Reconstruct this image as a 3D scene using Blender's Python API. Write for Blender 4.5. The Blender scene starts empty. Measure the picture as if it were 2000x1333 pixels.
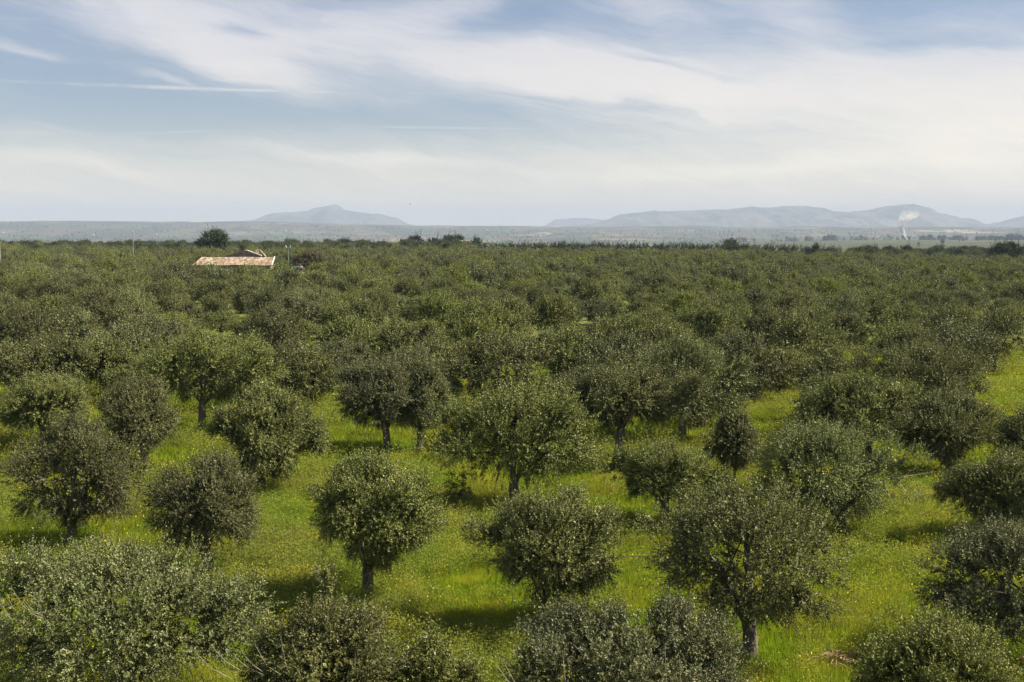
import bpy, bmesh, math, random
import numpy as np
from mathutils import Vector, Matrix
from mathutils import noise as mnoise

scn = bpy.context.scene
COL = scn.collection
R = math.radians
RNG = np.random.default_rng(7)

# ------------------------------------------------------------------ camera
CAM_H, FPX, HORIZ = 12.0, 2400.0, 447.0
PITCH = math.atan((666.5 - HORIZ) / FPX)
cam = bpy.data.cameras.new('camera')
cam.lens = FPX / 2000.0 * 36.0
cam.sensor_width = 36.0
cam.clip_start = 0.5
cam.clip_end = 60000.0
cam_o = bpy.data.objects.new('camera', cam)
cam_o.location = (0, 0, CAM_H)
cam_o.rotation_euler = (math.pi / 2 - PITCH, 0, 0)
COL.objects.link(cam_o)
scn.camera = cam_o

# ------------------------------------------------------------------ sun, sky, exposure
SUN_EL, SUN_AZ = 46.0, 87.0          # azimuth clockwise from +Y
sun = bpy.data.lights.new('sun', 'SUN')
sun.energy = 5.0
sun.angle = R(0.53)
sun.color = (1.0, 0.91, 0.74)
sun_o = bpy.data.objects.new('sun', sun)
sv = Vector((math.sin(R(SUN_AZ)) * math.cos(R(SUN_EL)), math.cos(R(SUN_AZ)) * math.cos(R(SUN_EL)), math.sin(R(SUN_EL))))
sun_o.rotation_euler = sv.to_track_quat('Z', 'Y').to_euler()
sun_o.location = (40, 10, 60)
COL.objects.link(sun_o)

world = bpy.data.worlds.new('World')
scn.world = world
world.use_nodes = True
wt = world.node_tree
wn, wl = wt.nodes, wt.links


def nn(nt, typ, **kw):
    n = nt.nodes.new(typ)
    for k, v in kw.items():
        setattr(n, k, v)
    return n


def setin(nt, sock, v):
    if isinstance(v, bpy.types.NodeSocket):
        nt.links.new(v, sock)
    else:
        sock.default_value = v


def mth(nt, op, a, b=None, c=None, clamp=False):
    n = nn(nt, 'ShaderNodeMath', operation=op)
    n.use_clamp = clamp
    setin(nt, n.inputs[0], a)
    if b is not None:
        setin(nt, n.inputs[1], b)
    if c is not None:
        setin(nt, n.inputs[2], c)
    return n.outputs[0]


def mrange(nt, v, a, b, c=0.0, d=1.0, smooth=True):
    n = nn(nt, 'ShaderNodeMapRange', interpolation_type='SMOOTHSTEP' if smooth else 'LINEAR')
    setin(nt, n.inputs[0], v)
    for i, x in enumerate((a, b, c, d)):
        setin(nt, n.inputs[i + 1], x)
    return n.outputs[0]


def mixc(nt, f, a, b, blend='MIX'):
    n = nn(nt, 'ShaderNodeMix', data_type='RGBA', blend_type=blend)
    setin(nt, n.inputs[0], f)
    setin(nt, n.inputs[6], a if isinstance(a, bpy.types.NodeSocket) else (*a, 1))
    setin(nt, n.inputs[7], b if isinstance(b, bpy.types.NodeSocket) else (*b, 1))
    return n.outputs[2]


def noise_tex(nt, vec, scale, detail=3.0, rough=0.5, dist=0.0):
    n = nn(nt, 'ShaderNodeTexNoise')
    if vec is not None:
        nt.links.new(vec, n.inputs['Vector'])
    n.inputs['Scale'].default_value = scale
    n.inputs['Detail'].default_value = detail
    n.inputs['Roughness'].default_value = rough
    n.inputs['Distortion'].default_value = dist
    return n.outputs[0]


def build_world():
    for n in list(wn):
        wn.remove(n)
    out = nn(wt, 'ShaderNodeOutputWorld')
    bg = nn(wt, 'ShaderNodeBackground')
    bg.inputs[1].default_value = 0.05
    wl.new(bg.outputs[0], out.inputs[0])
    sky = nn(wt, 'ShaderNodeTexSky', sky_type='NISHITA')
    sky.sun_disc = False
    sky.sun_elevation = R(SUN_EL)
    sky.sun_rotation = R(SUN_AZ)
    sky.altitude = 100
    sky.air_density = 1.0
    sky.dust_density = 0.7
    sky.ozone_density = 1.3
    tc = nn(wt, 'ShaderNodeTexCoord')
    sep = nn(wt, 'ShaderNodeSeparateXYZ')
    wl.new(tc.outputs['Generated'], sep.inputs[0])
    # azimuth and elevation in units of photograph-like degrees x100
    az = mth(wt, 'ARCTAN2', sep.outputs[0], sep.outputs[1])
    el = mth(wt, 'ARCSINE', sep.outputs[2])
    azp = mth(wt, 'MULTIPLY', az, 24.0)
    elp = mth(wt, 'MULTIPLY', el, 24.0)
    comb = nn(wt, 'ShaderNodeCombineXYZ')
    wl.new(azp, comb.inputs[0])
    wl.new(elp, comb.inputs[1])
    P = comb.outputs[0]

    def mapped(loc, rot, scale, vec=P):
        m = nn(wt, 'ShaderNodeMapping', vector_type='TEXTURE')
        wl.new(vec, m.inputs[0])
        m.inputs[1].default_value = loc
        m.inputs[2].default_value = (0, 0, rot)
        m.inputs[3].default_value = scale
        return m.outputs[0]
    # warp
    nz = nn(wt, 'ShaderNodeTexNoise')
    wl.new(mapped((0, 0, 0), R(-12), (2.6, 0.9, 1)), nz.inputs['Vector'])
    nz.inputs['Scale'].default_value = 1.0
    nz.inputs['Detail'].default_value = 4
    off = nn(wt, 'ShaderNodeVectorMath', operation='SUBTRACT')
    wl.new(nz.outputs['Color'], off.inputs[0])
    off.inputs[1].default_value = (.5, .5, .5)
    sc_ = nn(wt, 'ShaderNodeVectorMath', operation='MULTIPLY')
    wl.new(off.outputs[0], sc_.inputs[0])
    sc_.inputs[1].default_value = (2.6, 0.85, 0)
    ad = nn(wt, 'ShaderNodeVectorMath', operation='ADD')
    wl.new(P, ad.inputs[0])
    wl.new(sc_.outputs[0], ad.inputs[1])
    PW = ad.outputs[0]

    def ell(cx, cy, rx, ry, ang, amt, soft=0.0, warp=True):
        # cx,cy: direction given as picture-scale units; ang in degrees, positive = falling to the right
        v = mapped(((cx - 1000) / 100, (447 - cy) / 100, 0), R(-ang), (rx / 100, ry / 100, 1), PW if warp else P)
        ln = nn(wt, 'ShaderNodeVectorMath', operation='LENGTH')
        wl.new(v, ln.inputs[0])
        return mrange(wt, ln.outputs['Value'], soft, 1.0, amt, 0.0)
    terms = [
        ell(330, 55, 560, 105, 17, .80), ell(640, 60, 520, 95, 3, .55), ell(500, 150, 260, 50, 22, .50),
        ell(880, 30, 330, 60, -8, .45), ell(950, 130, 560, 75, 6, .60), ell(1230, 160, 560, 80, 8, .50),
        ell(1600, 190, 1000, 150, 4, .85), ell(1270, 25, 190, 60, 14, .55), ell(1560, 70, 330, 90, 30, .45),
        ell(2100, 200, 700, 190, 0, .50), ell(1900, 330, 1400, 120, 0, .60), ell(760, 315, 400, 28, 4, .35),
        ell(240, 330, 420, 30, 3, .28), ell(1450, 330, 560, 30, -2, .25),
        ell(60, 122, 190, 17, 4, .50), ell(160, 128, 130, 14, 2, .3), ell(375, 178, 120, 14, 17, .55),
        # clear gaps
        ell(475, 68, 90, 22, 3, -.75), ell(1020, 48, 170, 55, -12, -.42), ell(1850, 22, 480, 60, 2, -.25),
        ell(1720, 105, 340, 34, 3, -.28), ell(200, 175, 420, 90, 4, -.40), ell(500, 238, 900, 52, 0, -.35),
        ell(1180, 205, 300, 12, 6, -.4), ell(1280, 135, 260, 12, 8, -.35),
    ]
    tot = terms[0]
    for t in terms[1:]:
        tot = mth(wt, 'ADD', tot, t)
    fine = noise_tex(wt, mapped((3, 1, 0), R(-9), (1.9, .24, 1), PW), 1.0, 8, .66)
    fine2 = noise_tex(wt, mapped((9, 4, 0), R(-20), (5.0, 1.6, 1), PW), 1.0, 3, .5)
    f = mth(wt, 'ADD', mth(wt, 'MULTIPLY', mth(wt, 'SUBTRACT', fine, .5), 1.05), mth(wt, 'MULTIPLY', mth(wt, 'SUBTRACT', fine2, .5), .55))
    # away from the frame the cirrus goes on as loose noise
    dens = mth(wt, 'ADD', tot, f)
    mask = mrange(wt, dens, -.40, 1.25, .06, .93)
    # thin contrails, with a broken edge
    con = noise_tex(wt, mapped((0, 0, 0), 0, (1.4, .5, 1)), 1.0, 4, .6)
    c1 = ell(520, 188, 760, 7, .3, .62, warp=False)
    c2 = ell(900, 254, 520, 5, .5, .30, warp=False)
    c3 = ell(90, 78, 240, 9, -2, .26, warp=False)
    c4 = ell(330, 270, 300, 6, -3, .22, warp=False)
    cc = mth(wt, 'ADD', mth(wt, 'ADD', c1, c2), mth(wt, 'ADD', c3, c4))
    cc = mth(wt, 'MULTIPLY', cc, mrange(wt, con, .35, .6, .35, 1.0))
    mask = mth(wt, 'MAXIMUM', mask, cc)
    # general veil low down
    veil = mrange(wt, elp, 0.0, 2.4, .54, 0.0)
    mask = mth(wt, 'ADD', mask, mth(wt, 'MULTIPLY', veil, mth(wt, 'SUBTRACT', 1.0, mask)), clamp=True)
    up = mrange(wt, elp, -1.0, 4.5)
    ccol = mixc(wt, up, (13.0, 11.4, 8.6), (7.0, 6.9, 7.3))
    skyc = mixc(wt, 1.0, sky.outputs[0], (.80, .81, .90), 'MULTIPLY')
    col = mixc(wt, mask, skyc, ccol)
    wl.new(col, bg.inputs[0])


build_world()
scn.view_settings.view_transform = 'Standard'
scn.view_settings.look = 'None'
scn.view_settings.gamma = 1.0
scn.view_settings.exposure = 1.15
scn.render.engine = 'CYCLES'
scn.cycles.max_bounces = 5
scn.cycles.diffuse_bounces = 1
scn.cycles.glossy_bounces = 2
scn.cycles.transmission_bounces = 3
scn.cycles.volume_bounces = 1
scn.cycles.transparent_max_bounces = 8
scn.cycles.use_denoising = True
scn.cycles.denoising_input_passes = 'RGB_ALBEDO_NORMAL'
scn.cycles.denoising_prefilter = 'NONE'
scn.cycles.denoiser = 'OPENIMAGEDENOISE'

# ------------------------------------------------------------------ helpers
def link(o, parent=None):
    COL.objects.link(o)
    if parent:
        o.parent = parent
    return o


def tag(o, label=None, cat=None, group=None, kind=None):
    if label:
        n = len(label.split())
        assert 4 <= n <= 16, (n, label)
        o['label'] = label
    if cat:
        o['category'] = cat
    if group:
        o['group'] = group
    if kind:
        o['kind'] = kind
    return o


def empty(name, loc, rz=0.0):
    o = bpy.data.objects.new(name, None)
    o.location = loc
    o.rotation_euler = (0, 0, rz)
    o.empty_display_size = .3
    return link(o)


def quad_mesh(name, V, tint=None, matidx=None, extra=None):
    """V: (n,m,3) loose faces of m corners -> mesh; extra: loose points"""
    n, m_ = V.shape[:2]
    me = bpy.data.meshes.new(name)
    npts = 0 if extra is None else len(extra)
    me.vertices.add(n * m_ + npts)
    co = V.reshape(-1, 3)
    if npts:
        co = np.vstack([co, extra])
    me.vertices.foreach_set('co', co.astype(np.float32).ravel())
    me.loops.add(n * m_)
    me.loops.foreach_set('vertex_index', np.arange(n * m_, dtype=np.int32))
    me.polygons.add(n)
    me.polygons.foreach_set('loop_start', np.arange(0, n * m_, m_, dtype=np.int32))
    if matidx is not None:
        me.polygons.foreach_set('material_index', matidx.astype(np.int32))
    if tint is not None:
        at = me.attributes.new('tint', 'FLOAT', 'FACE')
        at.data.foreach_set('value', tint.astype(np.float32))
    me.update(calc_edges=True)
    return me


def norm(a):
    return a / np.maximum(np.linalg.norm(a, axis=-1, keepdims=True), 1e-9)


class MB:
    """collects vertices and faces for one mesh"""
    def __init__(s):
        s.v, s.f = [], []

    def box(s, x0, x1, y0, y1, z0, z1):
        b = len(s.v)
        s.v += [(x, y, z) for z in (z0, z1) for y in (y0, y1) for x in (x0, x1)]
        for q in ((0, 2, 3, 1), (4, 5, 7, 6), (0, 1, 5, 4), (2, 6, 7, 3), (0, 4, 6, 2), (1, 3, 7, 5)):
            s.f.append(tuple(b + i for i in q))

    def poly(s, pts):
        b = len(s.v)
        s.v += [tuple(p) for p in pts]
        s.f.append(tuple(range(b, b + len(pts))))

    def prism(s, pts, off):
        """closed outline pts extruded by vector off"""
        b = len(s.v)
        n = len(pts)
        s.v += [tuple(p) for p in pts] + [tuple(Vector(p) + Vector(off)) for p in pts]
        s.f.append(tuple(range(b, b + n)))
        s.f.append(tuple(range(b + 2 * n - 1, b + n - 1, -1)))
        for i in range(n):
            j = (i + 1) % n
            s.f.append((b + i, b + n + i, b + n + j, b + j))

    def tube(s, pts, rad, seg=7, cap=True):
        pts = [Vector(p) for p in pts]
        b = len(s.v)
        n = len(pts)
        ref = Vector((.31, .95, .05)) if abs((pts[-1] - pts[0]).normalized().z) > .5 else Vector((0, 0, 1))
        for i, p in enumerate(pts):
            t = (pts[min(i + 1, n - 1)] - pts[max(i - 1, 0)]).normalized()
            u = t.cross(ref).normalized()
            w = t.cross(u)
            for k in range(seg):
                a = 2 * math.pi * k / seg
                s.v.append(tuple(p + (u * math.cos(a) + w * math.sin(a)) * rad[i]))
        for i in range(n - 1):
            for k in range(seg):
                k2 = (k + 1) % seg
                s.f.append((b + i * seg + k, b + i * seg + k2, b + (i + 1) * seg + k2, b + (i + 1) * seg + k))
        if cap:
            s.f.append(tuple(b + k for k in range(seg)))
            s.f.append(tuple(b + (n - 1) * seg + seg - 1 - k for k in range(seg)))

    def mesh(s, name, mat, smooth=False):
        me = bpy.data.meshes.new(name)
        me.from_pydata(s.v, [], s.f)
        bm = bmesh.new()
        bm.from_mesh(me)
        bmesh.ops.recalc_face_normals(bm, faces=bm.faces)
        bm.to_mesh(me)
        bm.free()
        me.update()
        if mat:
            me.materials.append(mat)
        if smooth:
            me.polygons.foreach_set('use_smooth', [True] * len(me.polygons))
        return me

    def build(s, name, mat, parent=None, smooth=False):
        return link(bpy.data.objects.new(name, s.mesh(name, mat, smooth)), parent)


def lerp(x, xs, ys):
    return np.interp(x, xs, ys)


def sstep(a, b, x):
    t = np.clip((np.asarray(x, float) - a) / (b - a), 0, 1)
    return t * t * (3 - 2 * t)


# cheap tileless value noise in numpy
_perm = np.random.default_rng(3).random((256, 256))


def vnoise(x, y):
    xi, yi = np.floor(x).astype(int), np.floor(y).astype(int)
    fx, fy = x - xi, y - yi
    fx, fy = fx * fx * (3 - 2 * fx), fy * fy * (3 - 2 * fy)
    g = lambda a, b: _perm[a & 255, b & 255]
    return (g(xi, yi) * (1 - fx) + g(xi + 1, yi) * fx) * (1 - fy) + (g(xi, yi + 1) * (1 - fx) + g(xi + 1, yi + 1) * fx) * fy


def fbm(x, y, o=4):
    s, a, t = 0, 1, 0
    for i in range(o):
        s = s + a * vnoise(x * 2 ** i + 17.3 * i, y * 2 ** i + 5.1 * i)
        t += a
        a *= .5
    return s / t


# ------------------------------------------------------------------ ground form
def gz(x, y):
    x, y = np.asarray(x, float), np.asarray(y, float)
    d = np.hypot(x, y)
    t = x / np.maximum(y, 30.0)                      # tangent of azimuth
    near = (fbm(x / 9, y / 9, 3) - .5) * .25 * sstep(10, 30, d)
    near = near + (fbm(x / 60 + 9, y / 60, 2) - .5) * 1.0 * sstep(90, 250, d)
    tilt = -3.4 * sstep(.02, .42, t) * np.clip(y / 620, 0, 1.3)
    edge = 690 + 110 * (fbm(t * 9, 3.1, 3) - .5)
    fall = sstep(edge, edge + 420, d)
    # land beyond: valley, rising to the far low range
    tt = t / .4167
    prof = np.interp(d, [0, 1100, 2600, 4800, 6000, 8000, 10000, 11200, 13500, 16500, 40000],
                     [-40, -42, -56, -60, -58, -38, 14, 30, 10, -40, -60])
    leftup = np.interp(tt, [-2, -1, -.5, -.2, 0, .3, 2], [38, 42, 46, 16, 2, 0, -10]) * sstep(8300, 11200, d) * (1 - sstep(13500, 17000, d))
    rlift = np.interp(d, [900, 1500, 2500, 4150, 4300, 5800], [0, 30, 35, 35, 35, 0])
    right = np.interp(tt, [-2, .22, .42, .7, 1.05, 3], [0, 0, .72, .97, 1.0, 1.0]) * rlift
    rolls = (fbm(x / 520, y / 520, 4) - .5) * np.interp(d, [900, 1800, 3500, 8000, 11200, 26000], [0, 5, 14, 34, 30, 60])
    rolls = rolls * (1 - .88 * np.interp(d, [1400, 2500, 4300, 5600], [.8, 1, 1, 0]) * sstep(.2, .45, tt))
    far = prof + leftup + right + rolls
    return (near + tilt) * (1 - fall) + far * fall


def pix_dir(px, py):
    cp, sp = math.cos(PITCH), math.sin(PITCH)
    a, b = (px - 1000) / FPX, (666.5 - py) / FPX
    return np.array([a, cp + b * sp, -sp + b * cp])


def on_ground(px, py):
    d = pix_dir(px, py)
    z = 0.0
    for _ in range(6):
        k = (z - CAM_H) / d[2]
        z = float(gz(d[0] * k, d[1] * k))
    return np.array([d[0] * k, d[1] * k, z])


def at_depth(px, py, y):
    d = pix_dir(px, py)
    k = y / d[1]
    return np.array([d[0] * k, y, CAM_H + d[2] * k])


def to_pix(p):
    cp, sp = math.cos(PITCH), math.sin(PITCH)
    x, y, z = p[..., 0], p[..., 1], p[..., 2] - CAM_H
    f = y * cp - z * sp
    u = y * sp + z * cp
    return 1000 + FPX * x / f, 666.5 - FPX * u / f, f


# ------------------------------------------------------------------ materials
def new_mat(name):
    m = bpy.data.materials.new(name)
    m.use_nodes = True
    nt = m.node_tree
    for n in list(nt.nodes):
        nt.nodes.remove(n)
    out = nn(nt, 'ShaderNodeOutputMaterial')
    return m, nt, out


def leaf_mat(name, dark, light, silver, trans, rough=.45, spec=.5, tr=.09, gl=.018):
    m, nt, out = new_mat(name)
    at = nn(nt, 'ShaderNodeAttribute', attribute_name='tint')
    oi = nn(nt, 'ShaderNodeObjectInfo')
    geo = nn(nt, 'ShaderNodeNewGeometry')
    v = at.outputs['Fac']
    c = mixc(nt, v, dark, light)
    # the underside of an olive leaf is silvery
    c = mixc(nt, mth(nt, 'MULTIPLY', geo.outputs['Backfacing'], silver[3]), c, silver[:3])
    big = noise_tex(nt, geo.outputs['Position'], .35, 2)
    hs = nn(nt, 'ShaderNodeHueSaturation')
    nt.links.new(c, hs.inputs['Color'])
    setin(nt, hs.inputs['Hue'], mth(nt, 'ADD', mth(nt, 'MULTIPLY', oi.outputs['Random'], .022), .489))
    setin(nt, hs.inputs['Saturation'], mth(nt, 'ADD', mth(nt, 'MULTIPLY', oi.outputs['Random'], .25), .88))
    setin(nt, hs.inputs['Value'], mth(nt, 'ADD', mth(nt, 'MULTIPLY', big, .7), mth(nt, 'ADD', mth(nt, 'MULTIPLY', oi.outputs['Random'], .60), .38)))
    c = hs.outputs[0]
    dif = nn(nt, 'ShaderNodeBsdfDiffuse')
    nt.links.new(c, dif.inputs[0])
    trn = nn(nt, 'ShaderNodeBsdfTranslucent')
    trn.inputs[0].default_value = (*trans, 1)
    glo = nn(nt, 'ShaderNodeBsdfGlossy')
    glo.inputs['Color'].default_value = (1, .96, .85, 1)
    glo.inputs['Roughness'].default_value = rough
    m1 = nn(nt, 'ShaderNodeMixShader')
    m1.inputs[0].default_value = tr
    nt.links.new(dif.outputs[0], m1.inputs[1])
    nt.links.new(trn.outputs[0], m1.inputs[2])
    m2 = nn(nt, 'ShaderNodeMixShader')
    m2.inputs[0].default_value = gl
    nt.links.new(m1.outputs[0], m2.inputs[1])
    nt.links.new(glo.outputs[0], m2.inputs[2])
    nt.links.new(m2.outputs[0], out.inputs[0])
    return m


M_OLIVE = leaf_mat('olive_leaf', (.028, .034, .010), (.218, .226, .078), (.13, .15, .06, .5), (.12, .15, .02))
M_SILVER = leaf_mat('silvery_olive_leaf', (.032, .038, .014), (.220, .230, .098), (.15, .168, .08, .6), (.12, .15, .03))
M_YOUNG = leaf_mat('fresh_olive_leaf', (.030, .038, .009), (.235, .245, .066), (.16, .18, .06, .6), (.15, .18, .02))
M_DARK = leaf_mat('dark_evergreen_leaf', (.012, .022, .009), (.032, .050, .018), (.04, .055, .03, .5), (.03, .05, .01), gl=.02)
M_LIME = leaf_mat('yellow_green_leaf', (.07, .09, .012), (.17, .19, .03), (.18, .2, .05, .5), (.22, .24, .03))
M_HEDGE = leaf_mat('hedge_leaf', (.022, .034, .013), (.060, .078, .030), (.08, .10, .055, .6), (.07, .09, .02), gl=.02)
M_RUST = leaf_mat('brown_tinged_leaf', (.040, .034, .014), (.100, .075, .030), (.12, .10, .06, .5), (.12, .09, .03))


def bark_mat(name, a, b):
    m, nt, out = new_mat(name)
    geo = nn(nt, 'ShaderNodeTexCoord')
    mp = nn(nt, 'ShaderNodeMapping')
    nt.links.new(geo.outputs['Object'], mp.inputs[0])
    mp.inputs[3].default_value = (6, 6, 1.6)
    n1 = noise_tex(nt, mp.outputs[0], 3, 6, .65)
    c = mixc(nt, mrange(nt, n1, .35, .65), a, b)
    p = nn(nt, 'ShaderNodeBsdfPrincipled')
    nt.links.new(c, p.inputs['Base Color'])
    p.inputs['Roughness'].default_value = .9
    bp = nn(nt, 'ShaderNodeBump')
    bp.inputs['Strength'].default_value = .8
    bp.inputs['Distance'].default_value = .03
    nt.links.new(n1, bp.inputs['Height'])
    nt.links.new(bp.outputs[0], p.inputs['Normal'])
    nt.links.new(p.outputs[0], out.inputs[0])
    return m


M_BARK = bark_mat('olive_bark', (.05, .042, .032), (.19, .16, .125))
M_TWIG = bark_mat('pale_twig', (.16, .13, .09), (.30, .26, .19))


def plain_mat(name, a, b, scale=2.0, rough=.85, coord='Object', bump=0.0, lo=.35, hi=.65):
    m, nt, out = new_mat(name)
    tc = nn(nt, 'ShaderNodeTexCoord')
    n1 = noise_tex(nt, tc.outputs[coord], scale, 5, .6)
    c = mixc(nt, mrange(nt, n1, lo, hi), a, b)
    p = nn(nt, 'ShaderNodeBsdfPrincipled')
    nt.links.new(c, p.inputs['Base Color'])
    p.inputs['Roughness'].default_value = rough
    if bump:
        bp = nn(nt, 'ShaderNodeBump')
        bp.inputs['Strength'].default_value = bump
        bp.inputs['Distance'].default_value = .05
        nt.links.new(n1, bp.inputs['Height'])
        nt.links.new(bp.outputs[0], p.inputs['Normal'])
    nt.links.new(p.outputs[0], out.inputs[0])
    return m


def grass_mat(name, cols, trans, tr=.45):
    """cols: dull, fresh, yellow; patches follow the place on the ground"""
    m, nt, out = new_mat(name)
    geo = nn(nt, 'ShaderNodeNewGeometry')
    P = geo.outputs['Position']
    at = nn(nt, 'ShaderNodeAttribute', attribute_name='tint')
    n1 = noise_tex(nt, P, .16, 4, .6)
    n2 = noise_tex(nt, P, .55, 4, .6)
    n3 = noise_tex(nt, P, 3.0, 2, .5)
    c = mixc(nt, mrange(nt, n1, .40, .60), cols[0], cols[1])
    c = mixc(nt, mth(nt, 'MULTIPLY', mrange(nt, n2, .45, .68), .8), c, cols[2])
    hs = nn(nt, 'ShaderNodeHueSaturation')
    nt.links.new(c, hs.inputs['Color'])
    setin(nt, hs.inputs['Value'], mth(nt, 'ADD', mth(nt, 'MULTIPLY', n3, .5), mth(nt, 'ADD', mth(nt, 'MULTIPLY', at.outputs['Fac'], .55), .5)))
    c = hs.outputs[0]
    dif = nn(nt, 'ShaderNodeBsdfDiffuse')
    nt.links.new(c, dif.inputs[0])
    trn = nn(nt, 'ShaderNodeBsdfTranslucent')
    nt.links.new(mixc(nt, 1.0, c, trans, 'MULTIPLY'), trn.inputs[0])
    mx = nn(nt, 'ShaderNodeMixShader')
    mx.inputs[0].default_value = tr
    nt.links.new(dif.outputs[0], mx.inputs[1])
    nt.links.new(trn.outputs[0], mx.inputs[2])
    nt.links.new(mx.outputs[0], out.inputs[0])
    return m


M_GRASS = grass_mat('grass_blade', ((.215, .23, .030), (.175, .26, .020), (.34, .335, .038)), (1.4, 1.4, .8))
M_WEED = grass_mat('weed_stem', ((.21, .235, .056), (.205, .26, .044), (.36, .345, .058)), (1.2, 1.2, .7))
M_FLOWER = plain_mat('mustard_petal', (.62, .50, .02), (.70, .60, .04), 8)


def ground_mat():
    m, nt, out = new_mat('ground_cover')
    geo = nn(nt, 'ShaderNodeNewGeometry')
    P = geo.outputs['Position']
    ln = nn(nt, 'ShaderNodeVectorMath', operation='LENGTH')
    nt.links.new(P, ln.inputs[0])
    dist = ln.outputs['Value']
    n1 = noise_tex(nt, P, .16, 4, .6)
    n2 = noise_tex(nt, P, .55, 4, .6)
    n3 = noise_tex(nt, P, 5.0, 6, .7)
    near = mixc(nt, mrange(nt, n1, .40, .60), (.090, .105, .018), (.100, .150, .014))
    near = mixc(nt, mth(nt, 'MULTIPLY', mrange(nt, n2, .5, .7), .7), near, (.21, .21, .03))
    near = mixc(nt, mrange(nt, n3, .52, .8), near, (.07, .05, .025))
    # dry reddish soil spots
    n4 = noise_tex(nt, P, .22, 3, .6)
    near = mixc(nt, mrange(nt, n4, .66, .74), near, (.16, .10, .06))
    near = mixc(nt, mrange(nt, dist, 90, 170, 0, .75), near, mixc(nt, n2, (.12, .15, .03), (.19, .20, .055)))
    # beyond: fields of the valley and the low range
    vo = nn(nt, 'ShaderNodeTexVoronoi')
    mp = nn(nt, 'ShaderNodeMapping')
    nt.links.new(P, mp.inputs[0])
    mp.inputs[2].default_value = (0, 0, .4)
    mp.inputs[3].default_value = (.0030, .0014, 0)
    nt.links.new(mp.outputs[0], vo.inputs['Vector'])
    vo.inputs['Scale'].default_value = 1.0
    cr = nn(nt, 'ShaderNodeValToRGB')
    nt.links.new(vo.outputs['Color'], cr.inputs[0])
    e = cr.color_ramp
    e.interpolation = 'CONSTANT'
    e.elements[0].color = (.05, .06, .03, 1)
    e.elements[1].position = .86
    e.elements[1].color = (.30, .26, .16, 1)
    for p_, c_ in ((.22, (.10, .085, .05)), (.42, (.07, .10, .03)), (.58, (.15, .12, .075)), (.72, (.045, .06, .025))):
        k = e.elements.new(p_)
        k.color = (*c_, 1)
    mp2 = nn(nt, 'ShaderNodeMapping')
    nt.links.new(P, mp2.inputs[0])
    mp2.inputs[3].default_value = (1, .35, 1)
    n5 = noise_tex(nt, mp2.outputs[0], .008, 6, .7)
    n6 = noise_tex(nt, mp2.outputs[0], .0025, 4, .6)
    far = mixc(nt, mrange(nt, n5, .47, .60), cr.outputs[0], (.028, .036, .020))
    far = mixc(nt, mth(nt, 'MULTIPLY', mrange(nt, n6, .45, .62), .6), far, (.045, .045, .028))
    # green-gold slope right behind the grove
    mid = mixc(nt, mrange(nt, noise_tex(nt, P, .006, 4, .6), .42, .60), (.045, .058, .026), (.085, .085, .045))
    mid = mixc(nt, mrange(nt, n5, .55, .66), mid, (.035, .045, .02))
    far = mixc(nt, mrange(nt, dist, 4300, 4900), mid, far)
    c = mixc(nt, mrange(nt, dist, 650, 900), near, far)
    p = nn(nt, 'ShaderNodeBsdfPrincipled')
    nt.links.new(c, p.inputs['Base Color'])
    p.inputs['Roughness'].default_value = 1.0
    p.inputs['Specular IOR Level'].default_value = .1
    bp = nn(nt, 'ShaderNodeBump')
    bp.inputs['Strength'].default_value = .6
    bp.inputs['Distance'].default_value = .12
    nt.links.new(n3, bp.inputs['Height'])
    nt.links.new(bp.outputs[0], p.inputs['Normal'])
    nt.links.new(p.outputs[0], out.inputs[0])
    return m


# ------------------------------------------------------------------ ground sheet
def build_ground():
    az = np.concatenate([np.arange(-180, -32, 3.5), np.arange(-32, 32, .35), np.arange(32, 180, 3.5)])
    rr = np.concatenate([[.6], np.geomspace(4, 650, 90), np.linspace(660, 1400, 32), np.linspace(1430, 4400, 60), np.geomspace(4480, 13000, 80), np.geomspace(13500, 23400, 12)])
    A, D = np.meshgrid(np.radians(az), rr, indexing='ij')
    X, Y = D * np.sin(A), D * np.cos(A)
    X, Y = np.clip(X, -16900, 16900), np.clip(Y, -16900, 23500)
    Z = gz(X, Y)
    # behind the viewer the plain just goes on
    Zb = (fbm(X / 60, Y / 60, 2) - .5) * .6
    w = sstep(-20, 30, Y - .6 * np.abs(X) + 0) if False else sstep(R(75), R(50), np.abs(A)) if False else 1 - sstep(R(50), R(75), np.abs(A))
    Z = Z * w + Zb * (1 - w)
    na, nd = X.shape
    co = np.stack([X, Y, Z], -1).reshape(-1, 3)
    i = np.arange(na)[:, None] * nd + np.arange(nd - 1)[None]
    j = ((np.arange(na) + 1) % na)[:, None] * nd + np.arange(nd - 1)[None]
    F = np.stack([i, i + 1, j + 1, j], -1).reshape(-1, 4)
    me = bpy.data.meshes.new('ground')
    me.vertices.add(len(co) + 0)
    me.vertices.foreach_set('co', co.astype(np.float32).ravel())
    me.loops.add(F.size)
    me.loops.foreach_set('vertex_index', F.astype(np.int32).ravel())
    me.polygons.add(len(F))
    me.polygons.foreach_set('loop_start', np.arange(0, F.size, 4, dtype=np.int32))
    me.update(calc_edges=True)
    me.polygons.foreach_set('use_smooth', [True] * len(me.polygons))
    # make normals face up
    if me.polygons[len(me.polygons) // 2].normal.z < 0:
        me.flip_normals()
    me.materials.append(ground_mat())
    o = link(bpy.data.objects.new('ground', me))
    tag(o, 'grassy orchard plain running out to hazy valley and fields', 'ground', kind='structure')


build_ground()

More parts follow.
